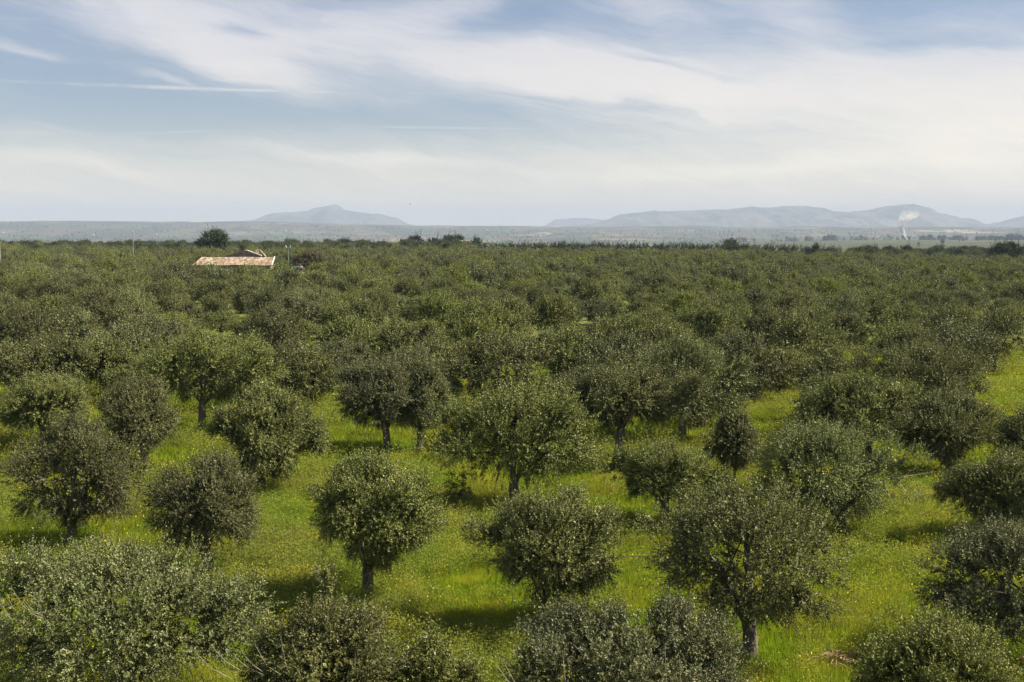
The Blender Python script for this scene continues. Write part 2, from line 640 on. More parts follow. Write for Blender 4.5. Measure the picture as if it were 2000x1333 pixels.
# ------------------------------------------------------------------ mountains
def rock_mat():
    m, nt, out = new_mat('mountain_slope')
    geo = nn(nt, 'ShaderNodeNewGeometry')
    P = geo.outputs['Position']
    n1 = noise_tex(nt, P, .0013, 6, .65)
    n2 = noise_tex(nt, P, .005, 4, .6)
    c = mixc(nt, mrange(nt, n1, .42, .58), (.045, .052, .040), (.105, .100, .078))
    c = mixc(nt, mrange(nt, n2, .60, .70), c, (.15, .14, .11))
    p = nn(nt, 'ShaderNodeBsdfPrincipled')
    nt.links.new(c, p.inputs['Base Color'])
    p.inputs['Roughness'].default_value = 1
    nt.links.new(p.outputs[0], out.inputs[0])
    return m


M_ROCK = rock_mat()


def mountain(prof, dist, depth, label, seed):
    pxs = np.array([p[0] for p in prof], float)
    pys = np.array([p[1] for p in prof], float)
    nu, nv = int((pxs[-1] - pxs[0]) / 2.2), 44
    U = np.linspace(pxs[0], pxs[-1], nu)
    ph = np.interp(U, pxs, pys) - (fbm(U / 14 + seed, U * 0 + seed, 3) - .5) * 1.6
    zr = CAM_H + (HORIZ - ph) / FPX * dist
    base = -110.0
    V = np.linspace(-1, 1, nv)
    X = (U[:, None] - 1000) / FPX * dist * np.ones((1, nv))
    Yw = dist + V[None] * depth * np.ones((nu, 1))
    sl = np.where(V < 0, 1 - np.abs(V) ** 1.25, 1 - np.abs(V) ** 1.6)
    Z = base + (zr[:, None] - base) * sl[None]
    g = fbm(X / (dist * .018) + seed, Yw / (dist * .05), 4) - .5
    Z = Z + g * (zr[:, None] - base) * .55 * (1 - (1 - np.abs(V[None])) ** 6) * np.minimum(1, (1 - np.abs(V[None])) * 4)
    co = np.stack([X, Yw, Z], -1).reshape(-1, 3)
    i = np.arange(nu - 1)[:, None] * nv + np.arange(nv - 1)[None]
    F = np.stack([i, i + nv, i + nv + 1, i + 1], -1).reshape(-1, 4)
    me = bpy.data.meshes.new('mountain')
    me.from_pydata(co.tolist(), [], F.tolist())
    me.materials.append(M_ROCK)
    me.polygons.foreach_set('use_smooth', [True] * len(me.polygons))
    me.update()
    o = link(bpy.data.objects.new('mountain', me))
    tag(o, label, 'mountain', kind='structure')


mountain([(380, 447), (430, 437), (460, 434), (500, 430), (530, 420), (560, 415), (604, 413), (625, 406.5), (640, 404), (655, 400.5), (663, 404), (671, 410), (690, 413),
          (720, 418), (728, 420), (735, 418), (748, 419), (762, 424), (775, 426), (785, 431), (798, 438), (815, 441), (840, 446), (880, 450)], 17500, 2400,
         'pale blue mountain with low peak beyond the valley behind the farmhouse', 1.7)
mountain([(1040, 450), (1065, 441), (1072, 436), (1085, 428), (1110, 426.5), (1140, 425), (1165, 429), (1180, 429), (1215, 434), (1260, 440)], 21000, 1800,
         'small faint blue hill in the gap between the two mountains', 5.1)
mountain([(1090, 450), (1130, 443), (1170, 434), (1205, 423), (1230, 417), (1265, 413), (1320, 413), (1360, 411), (1400, 409), (1450, 407), (1500, 405), (1540, 403.5),
          (1590, 406), (1602, 407), (1612, 411.5), (1650, 413.5), (1690, 412), (1715, 407.5), (1733, 402.5), (1748, 402), (1760, 399.5), (1771, 400.5), (1779, 404.5), (1787, 412), (1797, 417.5), (1812, 419.5),
          (1830, 423), (1870, 432), (1920, 438.5), (1950, 440), (1975, 433), (2000, 424.5), (2040, 418), (2120, 420), (2300, 436), (2450, 447)], 15800, 3000,
         'long flat blue mountain ridge with summit above the smoke plume', 9.3)

# ------------------------------------------------------------------ haze
def haze():
    m, nt, out = new_mat('haze_air')
    pv = nn(nt, 'ShaderNodeVolumePrincipled')
    pv.inputs['Color'].default_value = (.49, .58, .76, 1)
    pv.inputs['Density'].default_value = 7.6e-5
    pv.inputs['Anisotropy'].default_value = 0.0
    nt.links.new(pv.outputs[0], out.inputs['Volume'])
    b = MB()
    b.box(-17000, 17000, -17000, 23600, -190, 385)
    o = b.build('haze', m)
    tag(o, 'thin pale air haze over the whole plain', 'haze', kind='stuff')


haze()
#@@TREES
# ------------------------------------------------------------------ olive trees
def make_lobes(W, D, zb, zt, rng, n=14, flat=.35):
    """ellipsoid lobes filling a crown box centred on the trunk axis; returns (n,6): centre, radii"""
    H = zt - zb
    L = []
    a0 = rng.random() * 6.28
    for i in range(n):
        h = -.95 + 1.9 * ((i + rng.uniform(.2, .8)) / n) ** .85
        a = a0 + i * 2.4 + rng.uniform(-.35, .35)
        r = (.14 + .19 * rng.random() ** 1.3) * min(W, H * 1.6)
        rz = min(r * rng.uniform(.8, 1.05), H * .36)
        prof = (math.sqrt(max(0, 1 - abs(h) ** 2.3)) if h < 0 else (1 - h ** 1.7) ** .62) * (1 - .10 * max(0, -h))
        q = prof * rng.uniform(.62, 1.18)
        ex, ey = max(0, W / 2 * q - r * .85), max(0, D / 2 * q - r * .85)
        L.append((math.cos(a) * ex, math.sin(a) * ey, (zb + zt) / 2 + h * (H / 2 - rz * .9), r, r, rz))
    L.append((0, 0, zb + H * .46, W * .25, D * .25, H * .30))
    # top touches zt
    return np.array(L)


def make_crown(name, lobes, nleaf, leaf, rng, mat, shoots=.05, zmin=.35, wid=.31):
    K = 14
    ns = max(40, nleaf // K)
    area = lobes[:, 3] * lobes[:, 5]
    area = area * rng.uniform(.45, 1.5, len(area))
    area = area / area.sum()
    li = rng.choice(len(lobes), size=int(ns * 1.9), p=area)
    C, Rr = lobes[li, :3], lobes[li, 3:]
    d = norm(rng.normal(size=(len(li), 3)))
    rad = .68 + .34 * rng.random(len(li)) ** .7
    # most sprigs sit in smaller clumps spread over each lobe
    NS = 7
    sub = norm(rng.normal(size=(len(lobes), NS, 3)) + np.array([0, 0, .15]))
    si = rng.integers(0, NS, len(li))
    inclump = rng.random(len(li)) < .88
    # bumps of each lobe
    rad = rad * (1 + .13 * np.sin(d[:, 0] * 7 + li) * np.sin(d[:, 1] * 6 + 2 * li) + .08 * np.sin(d[:, 2] * 9 + li * 3))
    P = C + d * Rr * rad[:, None]
    sc_c = C + sub[li, si] * Rr * .76
    dd_ = d * (rng.random((len(li), 1)) ** .45)
    P = np.where(inclump[:, None], sc_c + dd_ * Rr * np.array([.32, .32, .28]), P)
    d = np.where(inclump[:, None], norm(d + sub[li, si] * .6), d)
    # thin the inside of other lobes
    keep = P[:, 2] > zmin
    for l in lobes:
        q = np.linalg.norm((P - l[:3]) / l[3:], axis=1)
        keep &= ~((q < .62) & (rng.random(len(P)) < .72))
    P, d, C = P[keep][:ns], d[keep][:ns], C[keep][:ns]
    ns = len(P)
    core = rng.random(ns) < .25
    P[core] = P[core] + (C[core] - P[core]) * rng.uniform(.35, .8, (core.sum(), 1))
    ctr = lobes[:, :3].mean(0)
    outw = norm(P - ctr)
    up = np.array([0, 0, 1.0])
    hi = np.clip((P[:, 2] - lobes[:, 2].min()) / (np.ptp(lobes[:, 2]) + .01), 0, 1)[:, None]
    sd = norm(d * .55 + outw * .45 + up * (hi * 1.1 - .35) + rng.normal(size=(ns, 3)) * .38)
    SL = leaf * rng.uniform(3.0, 5.6, ns)
    # long upright shoots breaking the outline
    if shoots:
        sh = (rng.random(ns) < shoots) & (hi[:, 0] > .35)
        sd[sh] = norm(d[sh] * .35 + up * 1.0 + rng.normal(size=(sh.sum(), 3)) * .22)
        SL[sh] *= rng.uniform(1.4, 2.3, sh.sum())
        P[sh] += sd[sh] * leaf * 2.0
    # leaves along each sprig
    t = (np.arange(K)[None] + rng.random((ns, K))) / K
    side = norm(np.cross(sd, rng.normal(size=(ns, 3))))
    side2 = np.cross(sd, side)
    ang = rng.random((ns, K)) * .9 + np.arange(K)[None] * 2.4
    perp = side[:, None] * np.cos(ang)[..., None] + side2[:, None] * np.sin(ang)[..., None]
    ld = norm(sd[:, None] * .75 + perp * rng.uniform(.5, 1.1, (ns, K, 1)))
    root = P[:, None] + sd[:, None] * (t * SL[:, None])[..., None]
    ll = leaf * rng.uniform(.65, 1.2, (ns, K, 1)) * (1.05 - .35 * t[..., None]) * np.where(core, 1.75, 1.0)[:, None, None]
    face = (norm(d * .6 + outw * .45 + up * .35))[:, None] + rng.normal(size=(ns, K, 3)) * .48
    wv = norm(np.cross(ld, face))
    lw = ll * wid
    nrm = np.cross(ld, wv)
    mid = root + ld * ll * .48 + nrm * ll * .06
    V = np.stack([root - wv * lw * .15, mid + wv * lw * 1.85, root + ld * ll], 2).reshape(-1, 3, 3)
    tn = np.clip(rng.random((ns, 1)) * .65 + rng.random((ns, K)) * .35, 0, 1).reshape(-1)
    me = quad_mesh(name, V, tn)
    me.materials.append(mat)
    return me


def make_trunk(name, base, fork, lobes, r0, rng, mat=M_BARK, seg=8, nlimb=6, twigs=0):
    b = MB()
    base, fork = Vector(base), Vector(fork)
    n = 6
    pts, rads = [], []
    wob = Vector((rng.uniform(-.10, .10), rng.uniform(-.1, .1), 0))
    for i in range(n):
        t = i / (n - 1)
        p = base.lerp(fork, t) + wob * math.sin(t * math.pi)
        pts.append(p)
        rads.append(r0 * (1.45 - .9 * t ** .35 if t < .3 else (.92 - .22 * t)) * rng.uniform(.94, 1.06))
    pts[0] = pts[0] - Vector((0, 0, .25))
    b.tube(pts, rads, seg)
    order = np.argsort(-lobes[:, 3] * lobes[:, 5])
    idx = list(order[:nlimb])
    for li in idx:
        c = Vector(lobes[li, :3])
        m1 = fork.lerp(c, .35) + Vector((rng.uniform(-.12, .12), rng.uniform(-.12, .12), rng.uniform(-.25, .05)))
        m2 = fork.lerp(c, .72) + Vector((rng.uniform(-.12, .12), rng.uniform(-.12, .12), rng.uniform(-.05, .15)))
        r1 = r0 * rng.uniform(.30, .44)
        b.tube([fork - Vector((0, 0, .12)), m1, m2, c], [r1 * 1.15, r1 * .85, r1 * .55, r1 * .25], max(4, seg - 3), cap=False)
        for k in range(2 if seg > 5 else 0):
            dv = Vector(rng.normal(size=3)) * Vector(lobes[li, 3:]) * .55
            b.tube([m2, m2.lerp(c + dv, .5), c + dv], [r1 * .4, r1 * .28, r1 * .1], 3, cap=False)
    return b.mesh(name, mat, True)


GROUP = 'olive trees of the grove'


def place_tree(name, crown_me, trunk_me, loc, rz=0.0, scale=(1, 1, 1), label='', group=GROUP, cat='olive tree'):
    e = empty(name, loc, rz)
    e.scale = scale
    tag(e, label, cat, group)
    link(bpy.data.objects.new('trunk', trunk_me), e)
    link(bpy.data.objects.new('crown', crown_me), e)
    return e


# crown centre x, crown top y, crown bottom y, crown width, trunk base x, trunk base y, leaf kind, label
HERO = [
    (215, 1062, 1350, 520, 240, 1405, 'S', 'biggest olive tree in the bottom left corner with silvery upright shoots', 17),
    (640, 1190, 1420, 330, 650, 1500, 'Y', 'olive crown cut by the bottom edge with bare pale shoots on top', 11),
    (835, 1252, 1420, 170, 835, 1480, 'Y', 'low narrow olive crown cut by bottom edge beside the dark shadow', 6),
    (1205, 1192, 1430, 470, 1200, 1520, 'S', 'wide pale olive crown cut by the bottom edge below young trunk tree', 14),
    (1835, 1212, 1420, 330, 1840, 1510, 'Y', 'olive crown cut by bottom edge beside the orange pillar', 11),
    (1975, 1035, 1265, 360, 1932, 1300, 'S', 'olive tree cut by right edge with shaded branches above the pillar', 13),
    (732, 885, 1128, 225, 708, 1187, 'O', 'round olive tree with bare grey trunk beside the brushwood heap', 15),
    (1083, 958, 1188, 275, 1050, 1238, 'O', 'olive tree with slender straight trunk casting long shadow at bottom centre', 14),
    (1463, 942, 1232, 395, 1462, 1285, 'O', 'largest dark spreading olive tree left of the grassy lane', 18),
    (398, 890, 1092, 220, 402, 1130, 'O', 'bushy olive with foliage reaching the weeds above bottom left tree', 12),
    (147, 812, 1045, 240, 132, 1068, 'O', 'tall dark olive tapering to a short trunk near left edge', 15),
    (523, 752, 945, 180, 503, 972, 'O', 'heart shaped olive with short dark trunk in flowery grass', 12),
    (1000, 748, 955, 325, 1006, 995, 'O', 'broad olive in centre with a separate tuft hanging low left', 17),
    (1297, 868, 992, 205, 1300, 1030, 'O', 'low light green olive in front of the forked tree', 10),
    (1432, 805, 922, 92, 1440, 948, 'O', 'smallest young olive on thin bent trunk beside bright grass', 7),
    (1615, 824, 1030, 345, 1650, 1050, 'S', 'wide olive tree leaning over the flowery lane', 15),
    (1965, 885, 1045, 200, 1965, 1075, 'O', 'olive at right edge throwing shadow across the lane', 10),
    (2005, 800, 905, 120, 2000, 935, 'O', 'small olive half cut by right edge beside the lane', 8),
    (745, 698, 848, 190, 757, 887, 'S', 'two headed olive with short thick trunk left of centre', 12),
    (825, 705, 850, 105, 815, 885, 'S', 'narrow olive crown pressed against the two headed tree', 8),
    (1232, 713, 845, 245, 1203, 915, 'O', 'umbrella shaped olive on tall forked trunk right of centre', 14),
    (1690, 735, 872, 290, 1700, 905, 'O', 'rounded olive crown at front of the thicket beside the lane', 12),
    (1795, 664, 815, 290, 1815, 850, 'O', 'tall olive mass at back of the thicket beside the lane', 14),
    (1858, 762, 910, 190, 1856, 928, 'O', 'lower right olive of the thicket hanging over the lane', 9),
    (1610, 700, 800, 90, 1600, 830, 'O', 'small shaded olive left of the thicket in bright grass', 7),
    (272, 742, 892, 150, 285, 912, 'O', 'egg shaped olive right of the tall dark left edge tree', 9),
    (400, 648, 792, 240, 393, 852, 'O', 'huge olive on reddish leaning trunk in the left half', 16),
    (92, 735, 855, 165, 80, 880, 'O', 'wide olive crown at left edge above tall dark tree', 10),
    (602, 685, 782, 120, 610, 805, 'O', 'small rounded olive with thin trunk left of two headed tree', 8),
    (968, 650, 800, 225, 980, 825, 'O', 'broad olive behind the large centre tree', 12),
    (1105, 640, 762, 130, 1087, 782, 'O', 'slim trunked olive in centre over shaded grass', 9),
    (1340, 658, 822, 205, 1334, 862, 'S', 'silver grey olive right of centre with rounded shoulder', 12),
    (1467, 655, 782, 115, 1443, 795, 'O', 'dark olive beside the bright grass clearing', 8),
    (1555, 612, 748, 150, 1527, 765, 'O', 'tall olive left of the small grass gap', 10),
    (1655, 610, 690, 105, 1702, 690, 'O', 'olive with thin crooked trunk standing in small grass gap', 7),
    (45, 672, 765, 140, 48, 795, 'O', 'olive crown near left edge under the tallest crown', 8),
    (135, 668, 750, 80, 135, 790, 'O', 'slender olive crown between two wide left edge olives', 6),
    (203, 662, 762, 98, 190, 779, 'O', 'little olive with thin straight trunk in left grass strip', 7),
    (70, 598, 700, 200, 80, 730, 'O', 'wide double olive crown at left edge under the distant pole', 10),
    (268, 625, 722, 115, 275, 742, 'O', 'olive with visible trunk behind the huge left tree', 8),
    (185, 565, 640, 100, 185, 668, 'O', 'dark rounded olive standing forward of the left grove', 7),
    (243, 593, 662, 110, 240, 690, 'O', 'lighter olive right of the dark rounded left one', 7),
    (677, 625, 706, 122, 690, 730, 'O', 'low olive dome left of its wider twin dome', 8),
    (778, 628, 706, 150, 770, 725, 'O', 'wide low olive dome above the two headed tree', 8),
    (935, 588, 685, 175, 935, 712, 'O', 'large dark based olive behind the broad centre crowns', 9),
    (1228, 608, 705, 180, 1225, 728, 'O', 'wide olive crown above the umbrella shaped tree', 9),
    (1375, 600, 672, 120, 1370, 700, 'O', 'rounded olive above the silver grey crown', 7),
    (1868, 625, 770, 190, 1885, 800, 'S', 'pale olive at top of the thicket beside upper lane', 10),
    (1500, 598, 682, 118, 1495, 712, 'O', 'small rounded olive above dark one beside grass clearing', 8),
    (1610, 640, 705, 95, 1600, 728, 'O', 'low olive tucked behind the tall one left of grass gap', 7),
    (1752, 632, 700, 110, 1752, 722, 'O', 'little olive right of the small grass gap', 7),
    (1940, 600, 705, 130, 1940, 730, 'O', 'olive near right edge above the upper lane', 8),
    (530, 600, 720, 135, 522, 748, 'O', 'olive with pale bare stem right of huge left tree', 9),
    (60, 425 + 110, 585, 150, 60, 612, 'K', 'broad dark crown at left edge below distant pole', 8),
    (1825, 572, 600, 60, 1828, 612, 'O', 'lone small dark bush olive at end of upper lane', 5),
]
MATS = {'O': M_OLIVE, 'S': M_SILVER, 'Y': M_YOUNG, 'K': M_OLIVE}
hero_xy = []
for hi_, (cx, ty, by, wpx, bx, gy, mk, lab, nl) in enumerate(HERO):
    rng = np.random.default_rng(100 + hi_)
    P = on_ground(bx, gy)
    y = P[1]
    c = at_depth(cx, ty, y)
    k = y / FPX
    W = wpx * k * 1.20
    zt = c[2] - P[2]
    zb = max(.35, at_depth(cx, by, y)[2] - P[2])
    zb = min(zb, zt * .42)
    D = min(W * .92, 6.0)
    D = max(D, W * .62)
    lob = make_lobes(W, D, zb + (.12 if y < 75 and ty < 1180 else 0), zt - .02, rng, nl + 4)
    lob[:, 0] += c[0] - P[0]
    lab_l = lab
    if 'hanging low left' in lab:
        lob = np.vstack([lob, [(902 - bx) * k, -.6, at_depth(902, 945, y)[2] - P[2], .75, .7, .75]])
    if 'bare pale shoots' in lab:
        lob = np.vstack([lob, [(640 - bx) * k, 0, at_depth(640, 1150, y)[2] - P[2], .35, .3, .5]])
    vol = W * (zt - zb)
    nleaf = int(min(88000, max(15000, 5600 * vol))) if y < 75 else int(min(24000, 1100 * vol + 5000))
    leaf = .075 if y < 50 else (.092 if y < 75 else .125)
    cr = make_crown('crown', lob, nleaf, leaf, rng, MATS[mk], shoots=.07, wid=.26 if y < 75 else .31)
    if y < 75:
        leaf *= min(1.22, math.sqrt(max(1, 5600 * vol / 88000)))
    slim = ('slender' in lab or 'thin' in lab)
    r0 = (.085 if 'thin' in lab else .12 if slim else .16 + .016 * W)
    fz = min(max(zb + .25, .9), zt * .45)
    fork = ((c[0] - P[0]) * .35, 0, fz)
    tm = make_trunk('trunk', (0, 0, 0), fork, lob, r0, rng, seg=9 if y < 80 else 6)
    if 'pale shoots' in lab or 'wide pale' in lab or 'biggest' in lab:
        b = MB()
        for q in range(12):
            a = rng.uniform(-1, 1)
            p0 = Vector((lob[:, 0].mean() + a * W * .4, -D * .3 + rng.uniform(-.3, .3), zt * .72))
            dv = Vector((a * .5 + rng.uniform(-.3, .3), -.2, rng.uniform(.2, .6)))
            b.tube([p0, p0 + dv * .5, p0 + dv * 1.0 + Vector((0, 0, -.1 * q % .3))], [.014, .010, .004], 4, cap=False)
        tw = bpy.data.objects.new('bare_branches', b.mesh('bare_branches', M_TWIG, True))
        tw['kind'] = 'stuff'
    else:
        tw = None
    e = place_tree('olive_tree', cr, tm, tuple(P), label=lab)
    if tw:
        link(tw, e)
    hero_xy.append((P[0], P[1], W * .45))
hero_xy = np.array(hero_xy)

# variants for the packed grove
VW, VH = 7.2, 4.9
VARS = []
for v in range(9):
    rng = np.random.default_rng(500 + v)
    lob = make_lobes(VW, VW * rng.uniform(.85, 1.0), rng.uniform(.6, .95), VH, rng, 13)
    mt = (M_OLIVE, M_OLIVE, M_SILVER, M_YOUNG, M_OLIVE, M_SILVER, M_YOUNG, M_OLIVE, M_DARK)[v]
    if v == 8:
        mt = M_OLIVE
    cr = make_crown('crown', lob, 27000, .145, rng, mt, shoots=.05)
    tm = make_trunk('trunk', (0, 0, 0), (0.05, 0, 1.1), lob, .2, rng, seg=6, nlimb=4)
    VARS.append((cr, tm))
TINTW = ['green', 'green', 'silvery', 'yellowish', 'green', 'silvery', 'yellowish', 'green', 'dark green']

# rows of the plantation: keep out of clearings that the photograph shows
CLEAR = [(1640, 655, 1735, 705),
         (1640, 655, 1735, 705), (590, 660, 625, 690), (1960, 655, 2010, 760), (1915, 745, 1990, 870), 
         (1700, 668, 1735, 690)]
ang = R(27)
ux, uy = np.array([math.sin(ang), math.cos(ang)]), np.array([math.cos(ang), -math.sin(ang)])
cand = []
rg = np.random.default_rng(21)
for i in range(-14, 140):
    for j in range(-120, 85):
        p = ux * i * 7.8 + uy * j * 7.6
        p = p + rg.normal(size=2) * .9
        s1, s2, s3 = rg.random(), rg.random(), rg.random()
        x, y = p
        if y < 60 or y > 690 or abs(x) > y * .47 + 12:
            continue
        if rg.random() < .10:
            continue
        cand.append((x, y, s1, s2, s3))
cand = np.array(cand)
cand = cand[np.argsort(np.hypot(cand[:, 0], cand[:, 1]))]
near_e = 690 + 110 * (fbm(cand[:, 0] / cand[:, 1] * 9, 3.1, 3) - .5) - 25
cand = cand[cand[:, 1] < near_e]
picked = []
for x, y, s1, s2, s3 in cand:
    s = (.56 + .26 * s2 if s1 < .62 else .82 + .24 * s2)       # height; most are low, some stand up
    if len(hero_xy):
        dd = np.hypot(hero_xy[:, 0] - x, hero_xy[:, 1] - y)
        if (dd < hero_xy[:, 2] * .8 + 2.3).any():
            continue
    z = float(gz(x, y))
    pts = np.array([[x, y, z], [x, y, z + 4.9 * s]])
    u, vv, f = to_pix(pts)
    hw = 3.0 * s * FPX / y
    if vv[0] > 880:
        continue
    if any((u[0] + hw * .15 > a and u[0] - hw * .15 < c2 and vv[0] > b0 and vv[1] < d0 - 6) for a, b0, c2, d0 in CLEAR):
        continue
    if 375 - hw * .5 < u[0] < 545 + hw * .4 and 225 < y < 312 and (vv[1] < 515.5 or y > 285):
        continue
    if 925 < u[0] < 1660 and y > 485 + 25 * fbm(np.array([u[0] / 60]), np.array([2.]), 2)[0]:
        continue
    if 566 < u[0] < 604 and 226 < y < 346 and (vv[1] < 521 or y > 318):
        continue
    if 855 < u[0] < 915 and 238 < y < 262:
        continue
    if 556 < u[0] < 640 and 290 < y < 352:
        continue
    # houses and posts stand clear of crowns
    picked.append((x, y, z, s, s2, s3, u[0], vv[0]))
picked = np.array(picked)
N_IND = 300 - len(HERO)
ind, rest = picked[:N_IND], picked[N_IND:]


def where(u, v):
    row = ('front rows' if v > 650 else 'second rows' if v > 615 else 'middle rows' if v > 590 else 'packed rows')
    for lim, w in ((120, 'by the left edge'), (330, 'below thin white pole'), (545, 'below tiled farmhouse'), (700, 'below green lamp post'),
                   (860, 'below left mountain'), (1060, 'near picture centre'), (1250, 'below small far hill'), (1450, 'below long ridge start'),
                   (1650, 'below long flat ridge'), (1800, 'below the smoke plume'), (9999, 'beside the upper lane')):
        if u < lim:
            return row + ' ' + w


from collections import defaultdict


def wof(s):
    return .40 + .52 * s


same = defaultdict(list)
rows_ = []
for x, y, z, s, s2, s3, u, v in ind:
    k = int(s2 * len(VARS)) % len(VARS)
    size = 'low' if s < .72 else 'tall' if s > .9 else 'middling'
    key = (f'{size} {TINTW[k]} olive', where(u, v))
    same[key].append(u)
    rows_.append((x, y, z, s, s2, s3, u, k, key))
ORD = ['leftmost', 'second from left', 'third from left', 'fourth from left', 'fifth from left', 'sixth from left', 'seventh from left', 'eighth from left', 'ninth from left', 'tenth from left']
for x, y, z, s, s2, s3, u, k, key in rows_:
    us = sorted(same[key])
    if len(us) == 1:
        lab = f'{key[0]} tree in the {key[1]}'
    else:
        lab = f'{ORD[min(us.index(u), 9)]} among {key[0]} trees in {key[1]}'
    place_tree('olive_tree', VARS[k][0], VARS[k][1], (x, y, z), s3 * 6.28,
               (wof(s) * (.88 + .24 * ((s2 * 37) % 1)), wof(s) * (.88 + .24 * ((s2 * 71) % 1)), s), label=lab)


# the far mass of the grove: one object that scatters its own small tree shapes
def scatter_object(name, quads_list, mats, pts, scl, rot, var, label, cat, tints, midx, smooth=False):
    """own mesh holds the variants (faces) plus loose points; geometry nodes put the variants on the points"""
    V = np.concatenate(quads_list)
    vid_f = np.concatenate([np.full(len(q), i) for i, q in enumerate(quads_list)])
    me = quad_mesh(name, V, np.concatenate(tints), np.concatenate(midx) if midx else None, extra=pts)
    nv = len(V) * V.shape[1]
    vid = np.concatenate([np.repeat(vid_f, V.shape[1]), np.full(len(pts), -1)])
    for nm, ty, fv, pv in (('vid', 'INT', vid, None), ('pvar', 'INT', np.concatenate([np.full(nv, -1), var]), None),
                           ('prot', 'FLOAT', np.concatenate([np.zeros(nv), rot]), None)):
        a = me.attributes.new(nm, ty, 'POINT')
        a.data.foreach_set('value', fv.astype(np.int32 if ty == 'INT' else np.float32))
    scl = np.asarray(scl, float)
    if scl.ndim == 1:
        scl = np.repeat(scl[:, None], 3, 1)
    a = me.attributes.new('pscale', 'FLOAT_VECTOR', 'POINT')
    a.data.foreach_set('vector', np.concatenate([np.zeros((nv, 3)), scl]).astype(np.float32).ravel())
    for m in mats:
        me.materials.append(m)
    o = link(bpy.data.objects.new(name, me))
    g = bpy.data.node_groups.new('scatter_' + name, 'GeometryNodeTree')
    g.interface.new_socket('Geometry', in_out='INPUT', socket_type='NodeSocketGeometry')
    g.interface.new_socket('Geometry', in_out='OUTPUT', socket_type='NodeSocketGeometry')
    N, L = g.nodes, g.links
    gi, go = N.new('NodeGroupInput'), N.new('NodeGroupOutput')

    def attr(nm, ty):
        a = N.new('GeometryNodeInputNamedAttribute')
        a.data_type = ty
        a.inputs['Name'].default_value = nm
        return a.outputs['Attribute']

    def eq(sock, val):
        c = N.new('FunctionNodeCompare')
        c.data_type = 'INT'
        c.operation = 'EQUAL'
        L.new(sock, c.inputs['A'] if False else c.inputs[2])
        c.inputs[3].default_value = val
        return c.outputs[0]
    vidn, pv_, ps, pr = attr('vid', 'INT'), attr('pvar', 'INT'), attr('pscale', 'FLOAT_VECTOR'), attr('prot', 'FLOAT')
    join = N.new('GeometryNodeJoinGeometry')
    sep = N.new('GeometryNodeSeparateGeometry')
    sep.domain = 'POINT'
    L.new(gi.outputs[0], sep.inputs[0])
    L.new(eq(vidn, -1), sep.inputs[1])
    mp = N.new('GeometryNodeMeshToPoints')
    L.new(sep.outputs[0], mp.inputs[0])
    for i in range(len(quads_list)):
        s = N.new('GeometryNodeSeparateGeometry')
        s.domain = 'POINT'
        L.new(gi.outputs[0], s.inputs[0])
        L.new(eq(vidn, i), s.inputs[1])
        ip = N.new('GeometryNodeInstanceOnPoints')
        L.new(mp.outputs[0], ip.inputs['Points'])
        L.new(eq(pv_, i), ip.inputs['Selection'])
        L.new(s.outputs[0], ip.inputs['Instance'])
        cx_ = N.new('ShaderNodeCombineXYZ')
        L.new(pr, cx_.inputs[2])
        L.new(cx_.outputs[0], ip.inputs['Rotation'])
        L.new(ps, ip.inputs['Scale'])
        L.new(ip.outputs[0], join.inputs[0])
    L.new(join.outputs[0], go.inputs[0])
    md = o.modifiers.new('scatter', 'NODES')
    md.node_group = g
    tag(o, label, cat, kind='stuff')
    return o


def crown_quads(lob, nleaf, leaf, rng, shoots=.05, zmin=.35):
    me = make_crown('tmp', lob, nleaf, leaf, rng, M_OLIVE, shoots=shoots, zmin=zmin)
    co = np.empty(len(me.vertices) * 3, np.float32)
    me.vertices.foreach_get('co', co)
    t = np.empty(len(me.polygons), np.float32)
    me.attributes['tint'].data.foreach_get('value', t)
    bpy.data.meshes.remove(me)
    return co.reshape(-1, 3, 3), t


ql, tl, ml = [], [], []
for v in range(7):
    rng = np.random.default_rng(900 + v)
    lob = make_lobes(VW, VW * rng.uniform(.85, 1.0), rng.uniform(.4, .7), VH * rng.uniform(.92, 1.05), rng, 12)
    q, t = crown_quads(lob, 11000, .215, rng)
    ql.append(q)
    tl.append(t)
    ml.append(np.full(len(q), (0, 1, 2, 0, 1, 2, 3)[v]))
rs = rest
fvar = (rs[:, 4] * 6).astype(int) % 6
fvar[(rs[:, 1] > 500) & (rs[:, 5] < .5)] = 6
scatter_object('far_olive_grove', ql, [M_OLIVE, M_SILVER, M_YOUNG, M_HEDGE], rs[:, :3],
               np.stack([(.40 + .52 * rs[:, 3]) * np.where(fvar == 6, 1.15, 1.0)] * 2 + [rs[:, 3] * np.where(fvar == 6, 1.25, 1.0)], 1), rs[:, 5] * 6.28, fvar,
               'dense mass of far olive crowns filling the plain to its edge', 'olive grove', tl, ml)
print('TRIS', sum(sum(1 for _ in ()) + len(m.loops) - 2 * len(m.polygons) for m in bpy.data.meshes)); print('individual', len(ind) + len(HERO), 'far', len(rest), 'ind max y', ind[:, 1].max())

# ------------------------------------------------------------------ grass, weeds and flowers between the trees
def blades(n, rad, h0, h1, w, lean, rng, tipw=.15):
    a, r = rng.random(n) * 6.283, rad * np.sqrt(rng.random(n))
    root = np.stack([np.cos(a) * r, np.sin(a) * r, np.full(n, -.03)], 1)
    h = rng.uniform(h0, h1, n)
    b = rng.random(n) * 6.283
    ln = h * rng.uniform(0, lean, n)
    top = root + np.stack([np.cos(b) * ln, np.sin(b) * ln, h + .03], 1)
    c = rng.random(n) * 6.283
    s = np.stack([np.cos(c), np.sin(c), c * 0], 1) * w * rng.uniform(.6, 1.2, (n, 1))
    return np.stack([root - s, root + s, top], 1), rng.random(n)


